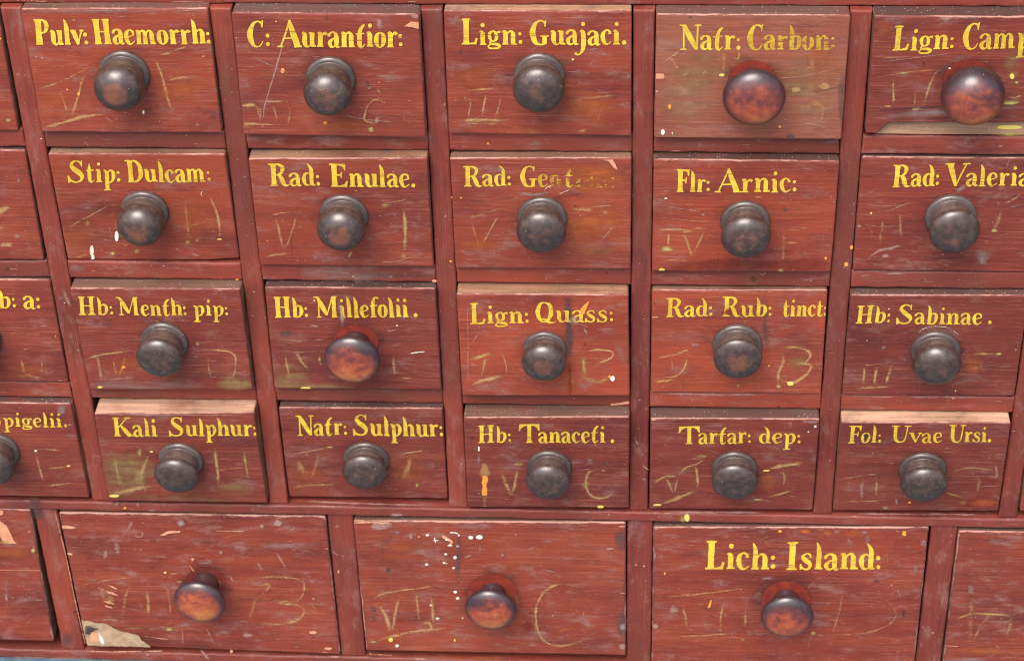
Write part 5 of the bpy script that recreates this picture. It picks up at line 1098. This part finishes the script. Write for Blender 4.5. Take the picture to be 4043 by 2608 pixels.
KSHAPE = {  # rim distance from the board, dome depth, head size, all in collar (or head) radii
    (1, 1): (1.1, 0.74, 0.989), (1, 2): (1.071, 0.77, 0.995), (1, 3): (1.008, 0.55, 1.02), (1, 4): (0.95, 0.505, 0.981), (1, 5): (0.80, 0.78, 0.97),
    (2, 1): (0.93, 0.78, 0.997), (2, 2): (0.976, 0.70, 1.006), (2, 3): (0.983, 0.52, 0.993), (2, 4): (1.072, 0.489, 1.01), (2, 5): (1.121, 0.40, 0.977),
    (3, 1): (1.18, 0.434, 0.979), (3, 2): (0.976, 0.38, 0.992), (3, 3): (0.918, 0.561, 1.03), (3, 4): (1.006, 0.33, 0.966), (3, 5): (0.91, 0.573, 0.982),
    (4, 1): (1.027, 0.437, 0.998), (4, 2): (0.86, 0.411, 0.97), (4, 3): (0.956, 0.451, 0.998), (4, 4): (0.87, 0.37, 1.01), (4, 5): (0.907, 0.439, 0.989),
    (5, 1): (1.096, 0.36, 0.999), (5, 2): (0.942, 0.38, 0.998), (5, 3): (0.988, 0.36, 0.989)}


def profile(P, step=.06):                          # straight subdivision of a profile already drawn with small steps
    out = []
    for (a, b), (c, d_) in zip(P, P[1:]):
        n = max(1, int(math.hypot(c - a, d_ - b) / step))
        out += [(a + (c - a) * i / n, b + (d_ - b) * i / n) for i in range(n)]
    return out + [P[-1]]


def lathe(name, prof, rad, mat, parent, seed, squash=1.0):
    mb = MB()
    N = 56
    rings = []
    top = max(p[1] for p in prof)
    # refine the profile smoothly
    for a, b in profile(prof):
        if a < 1e-4:
            rings.append([mb.vert((0, -b * rad, 0), 1, 0)])
            continue
        ring = []
        for q in range(N):
            an = 2 * math.pi * q / N
            wob = 1 + .012 * noise.noise((math.cos(an) * 1.2 + seed, math.sin(an) * 1.2, b * 2))
            ring.append(mb.vert((a * rad * wob * math.cos(an), -b * rad, a * rad * wob * math.sin(an) * squash), 1, min(1, a) if b > top * .55 else 1))
        rings.append(ring)
    for A, B in zip(rings, rings[1:]):
        for q in range(N):
            j = (q + 1) % N
            if len(A) == 1:
                mb.face((A[0], B[j], B[q]), 0, True)
            elif len(B) == 1:
                mb.face((A[q], A[j], B[0]), 0, True)
            else:
                mb.face((A[q], A[j], B[j], B[q]), 0, True)
    o = mb.build(name, [mat], parent, ('edge',))
    o['seed'] = seed
    return o


def camz(p):
    return sum(RT[2][i] * (p[i] - CC[i]) for i in range(3))


def make_drawer(key):
    rr, cc = key
    rng = random.Random(rr * 31 + cc * 7)
    tl, tr, br, bl = CORN[key]
    dt, db = DEPTH[key]
    # corners in cabinet axes
    P = [None if q is None else hit_z(px(*q), dt if i < 2 else db) for i, q in enumerate((tl, tr, br, bl))]
    row = SX if rr < 5 else BX
    lx, rx = row[cc][1] + .0012, row[cc + 1][0] - .0012
    yb_floor = (YR[rr] + TH if rr < 4 else LEDGE if rr == 4 else BOT) + .0006
    if P[3] is None and P[2] is not None:
        P[3] = (lx, P[2][1], db)
    if P[0] is None:
        P[0] = (lx, P[1][1], dt)
    if P[1] is None:
        P[1] = (rx, P[0][1], dt)
    if P[2] is None:
        P[2] = (rx, P[3][1] if rr < 5 else -.6785, db)
    if rr == 5 and cc >= 3:
        P[2] = (P[2][0], BOT + .001, db)
        P[3] = (P[3][0], BOT + .001, db)
    fix = lambda p: (min(max(p[0], lx - .0008), rx + .0008), p[1], p[2])
    P = [fix(p) for p in P]
    yT, yB = (P[0][1] + P[1][1]) / 2, (P[2][1] + P[3][1]) / 2
    k = (dt - db) / (yT - yB)
    pl = (db - k * yB, k)
    root = link('drawer')
    base = W((P[2][0] + P[3][0]) / 2, yB, 0)
    root.location = base
    root['label'] = PLACEWORD[key]
    root['category'] = 'drawer'
    root['group'] = 'small drawers of the cabinet' if rr < 5 else 'large drawers in the bottom row'

    def place(p, lift):
        if p[0] == '@':
            Y = yT - p[2]
            return W(P[0][0] + (P[3][0] - P[0][0]) * p[2] / (yT - yB) + p[1], Y, pl[0] + pl[1] * Y + lift) - base
        q = hit_plane(p, pl)
        fy = min(1, max(0, (q[1] - yB) / (yT - yB)))
        xa, xb = P[3][0] + (P[0][0] - P[3][0]) * fy + .0007, P[2][0] + (P[1][0] - P[2][0]) * fy - .0007
        Y = min(yT - .0006, max(yB + .0006, q[1]))
        return W(min(xb, max(xa, q[0])), Y, pl[0] + pl[1] * Y + lift) - base
    # --- front board
    mb = MB()
    e = [0, .0003, .0008, .0015, .0025, .0040]
    wT = P[1][0] - P[0][0]
    hh = yT - yB

    def axis(L, st):
        n = max(4, int((L - .008) / st))
        return [q / L for q in e] + [(.004 + (L - .008) * i / n) / L for i in range(1, n)] + [1 - q / L for q in reversed(e)]
    U, Vv = axis(wT, .0045), axis(hh, .0045)
    s = rng.uniform(0, 90)
    notch = (lambda u_: (0.0 if u_ < .085 else (.5 if u_ < .10 else 1.0))) if key == (1, 5) else None
    grid = []
    for v in Vv:
        rw = []
        for q in U:
            bx_, tx_ = P[3][0] + (P[2][0] - P[3][0]) * q, P[0][0] + (P[1][0] - P[0][0]) * q
            by_, ty_ = P[3][1] + (P[2][1] - P[3][1]) * q, P[0][1] + (P[1][1] - P[0][1]) * q
            if notch:
                by_ += (.0098 + .0010 * noise.noise((q * 22, s, 7)) + .0006 * noise.noise((q * 120, s, 7)) + .001 * q) * notch(q)
            if key == (2, 1) and q > .80:
                by_ += .0022 * (q - .80) / .2
            chip = max(0, noise.noise((q * 9 + s, 2.2, 0)) - .35) * .0016
            wy_t = .00030 * noise.noise((q * 9, s, 3)) + .00022 * noise.noise((q * 60, s, 3)) - chip
            wy_b = .00030 * noise.noise((q * 9, s, 6)) + .00020 * noise.noise((q * 50, s, 6))
            wx_l, wx_r = .00028 * noise.noise((v * 14, s, 8)), .00028 * noise.noise((v * 14, s, 9))
            x = bx_ + (tx_ - bx_) * v + wx_l * (1 - q) + wx_r * q
            y = by_ + (ty_ - by_) * v + wy_b * (1 - v) + wy_t * v
            dl, dr, dbm, dtp = q * wT, (1 - q) * wT, v * hh, (1 - v) * hh
            # round the corners in the face
            rc = .0022
            for dx_, dy_, sx_, sy_ in ((dl, dbm, 1, 1), (dr, dbm, -1, 1), (dl, dtp, 1, -1), (dr, dtp, -1, -1)):
                if dx_ < rc and dy_ < rc:
                    L = math.hypot(rc - dx_, rc - dy_)
                    if L > rc:
                        g = (L - rc) / L
                        x += sx_ * (rc - dx_) * g
                        y += sy_ * (rc - dy_) * g
            rad = .0013
            de = min(dl, dr, dbm, dtp)
            z = -(rad - math.sqrt(max(0, rad * rad - max(0, rad - de) ** 2))) if de < rad else 0
            ed = max(1.05 * (1 - dtp / .0026), .72 * (1 - dbm / .0020), .66 * (1 - dl / .0022), .66 * (1 - dr / .0022), 0)
            if rr == 5:
                ed = max(ed, 1.15 * (1 - dtp / .0045), .95 * (1 - dl / .004), .95 * (1 - dr / .004), 0)
            rw.append(mb.vert(W(x, y, pl[0] + pl[1] * y + z) - base, 1, ed))
        grid.append(rw)
    ny, nx = len(Vv), len(U)
    for iy in range(ny - 1):
        for ix in range(nx - 1):
            mb.face((grid[iy][ix], grid[iy][ix + 1], grid[iy + 1][ix + 1], grid[iy + 1][ix]), 0, True)

    def side(idx, mi):
        fr = [mb.vert(mb.v[i], 1, 0) for i in idx]
        bk = [mb.vert((mb.v[i][0], .018, mb.v[i][2]), 1, 0) for i in idx]
        for i in range(len(idx) - 1):
            mb.face((fr[i + 1], fr[i], bk[i], bk[i + 1]), mi)
        return bk
    b0 = side(grid[0], 2)
    b1 = side([grid[i][-1] for i in range(ny)], 2)
    b2 = side(grid[-1][::-1], 1)
    b3 = side([grid[i][0] for i in range(ny - 1, -1, -1)], 2)
    mb.face([b0[0], b0[-1], b2[0], b2[-1]][::-1], 2)
    items = list(MARKS.get(key, ()))
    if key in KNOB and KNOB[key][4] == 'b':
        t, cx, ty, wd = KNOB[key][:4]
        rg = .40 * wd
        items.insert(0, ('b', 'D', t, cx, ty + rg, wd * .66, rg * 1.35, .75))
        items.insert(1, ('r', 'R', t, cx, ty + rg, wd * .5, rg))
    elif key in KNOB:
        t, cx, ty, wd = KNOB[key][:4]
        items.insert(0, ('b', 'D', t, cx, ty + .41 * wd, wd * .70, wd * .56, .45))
    rings = [q for q in items if q[0] == 'r']
    items = items[:2] + wear_marks(rng, wT, hh, 26 if rr < 5 else 70) + items[2:]
    for i in range(9 if rr < 5 else 22):           # knocks along the upper arris
        x_ = rng.uniform(.02, .90) * wT / 8.5e-5
        items.append(('s', rng.choice('KPPP'), '@', rng.uniform(3, 8), rng.uniform(.6, 1), [(x_, rng.uniform(6, 13)), (x_ + rng.uniform(15, 80), rng.uniform(6, 13))]))
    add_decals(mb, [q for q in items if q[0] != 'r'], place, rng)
    for _, m_, t, cx, cy, rx_, ry_ in rings:      # clean disc of fresher paint left by an older knob
        N = 40
        c0 = mb.vert(place(px(t, cx, cy), .0005), 0.55 if key == (5, 1) else 1.6)
        r1 = [mb.vert(place(px(t, cx + rx_ * .93 * math.cos(q * 2 * math.pi / N), cy + ry_ * .93 * math.sin(q * 2 * math.pi / N)), .0005), 0.5 if key == (5, 1) else 1.5) for q in range(N)]
        r2 = [mb.vert(place(px(t, cx + rx_ * math.cos(q * 2 * math.pi / N), cy + ry_ * math.sin(q * 2 * math.pi / N)), .0005), 0) for q in range(N)]
        for q in range(N):
            j = (q + 1) % N
            mb.face((c0, r1[j], r1[q]), SLOTS.index('R'))
            mb.face((r1[q], r1[j], r2[j], r2[q]), SLOTS.index('R'))
    fo = mb.build('drawer_front', SLOTS, root, ('a', 'edge'))
    fo['seed'] = rng.uniform(0, 9)
    fo['tone'] = TONE.get(key, 0.0) or rng.uniform(0, .08)
    fo['dark'] = DARK.get(key, 0.0)
    fo['haze'] = .35 if rr == 5 else rng.choice((0.0, .1, .2))
    fo['bare'] = BARE[key]
    fo['warm'] = WARM.get(key, 0.0)
    if key == (1, 5):                              # the recessed strip behind the split
        mb2 = MB()
        y0, y1, z2 = P[3][1] - .0030, P[3][1] + .013, db - .0050
        for q in ((P[3][0] + .008, y0, z2), (P[2][0], y0, z2), (P[2][0], y1, z2), (P[3][0] + .008, y1, z2)):
            mb2.vert(W(*q) - base)
        for q in ((P[3][0] + .008, y0, z2 - .012), (P[2][0], y0, z2 - .012), (P[2][0], y1, z2 - .012), (P[3][0] + .008, y1, z2 - .012)):
            mb2.vert(W(*q) - base)
        for fc in ((0, 1, 2, 3), (3, 2, 6, 7), (4, 5, 1, 0), (4, 0, 3, 7), (1, 5, 6, 2), (7, 6, 5, 4)):
            mb2.face(fc)
        add_decals(mb2, [('b', 'Y', '30', 2225, 1138, 122, 20), ('b', 'L', '30', 2250, 1200, 150, 24, 1.2), ('s', 'P', '30', 14, .7, [(1230, 1150), (1500, 1170), (1800, 1165)])], lambda p, l: W(*hit_z(p, z2 + l)) - base, rng)
        for i, m_ in enumerate(mb2.mi):
            mb2.mi[i] = 1 if m_ == 0 else m_
        o2 = mb2.build('bottom_strip', SLOTS, root, ('a', 'edge'))
        o2['seed'], o2['tone'], o2['dark'], o2['bare'] = 3.3, 0.0, 0.0, .85
    # --- lettering
    if key in TEXT:
        lb = MB()
        for q in TEXT[key]:
            write(lb, *q[:9], place, rng)
        lo = lb.build('lettering', ['letter'], root, ('wear',))
        lo['seed'] = rng.uniform(0, 9)
    # --- knob
    if key in KNOB:
        t, cx, ty, wd, kind, x_ = KNOB[key]
        pc = hit_plane(px(t, cx, ty + .40 * wd), pl)
        v = Vector(pc) - Vector(CC)
        cosv = abs(v.normalized().z)
        pc = hit_plane(px(t, cx, ty + (.5 * cosv) * wd), pl)
        sc = camz(pc) / FPX * KZ
        sd_ = rng.uniform(0, 9)
        if kind == 'a':
            R = wd / 2 * sc
            kn = lathe('knob', head_a(*KSHAPE.get(key, ((1.1, .5)))[:2]), R * KSHAPE.get(key, (0, 0, .985))[2], 'knob', root, sd_)
            kn['wear'] = x_
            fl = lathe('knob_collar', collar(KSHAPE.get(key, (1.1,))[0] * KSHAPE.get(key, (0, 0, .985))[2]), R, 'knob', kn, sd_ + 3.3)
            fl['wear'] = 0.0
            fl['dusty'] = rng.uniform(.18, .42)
        else:
            R = x_ / 2 * sc
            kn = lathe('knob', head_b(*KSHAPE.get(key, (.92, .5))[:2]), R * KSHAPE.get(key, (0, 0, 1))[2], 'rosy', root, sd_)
        kn.location = W(*pc) - base + Vector((0, .0002, 0))
        kn.rotation_mode = 'YXZ'
        kn.rotation_euler = (math.atan(k) + rng.uniform(-.02, .02), 0.0 if kind == 'b' else rng.uniform(0, 6), rng.uniform(-.035, .035))
    return root


for key in CORN:
    make_drawer(key)
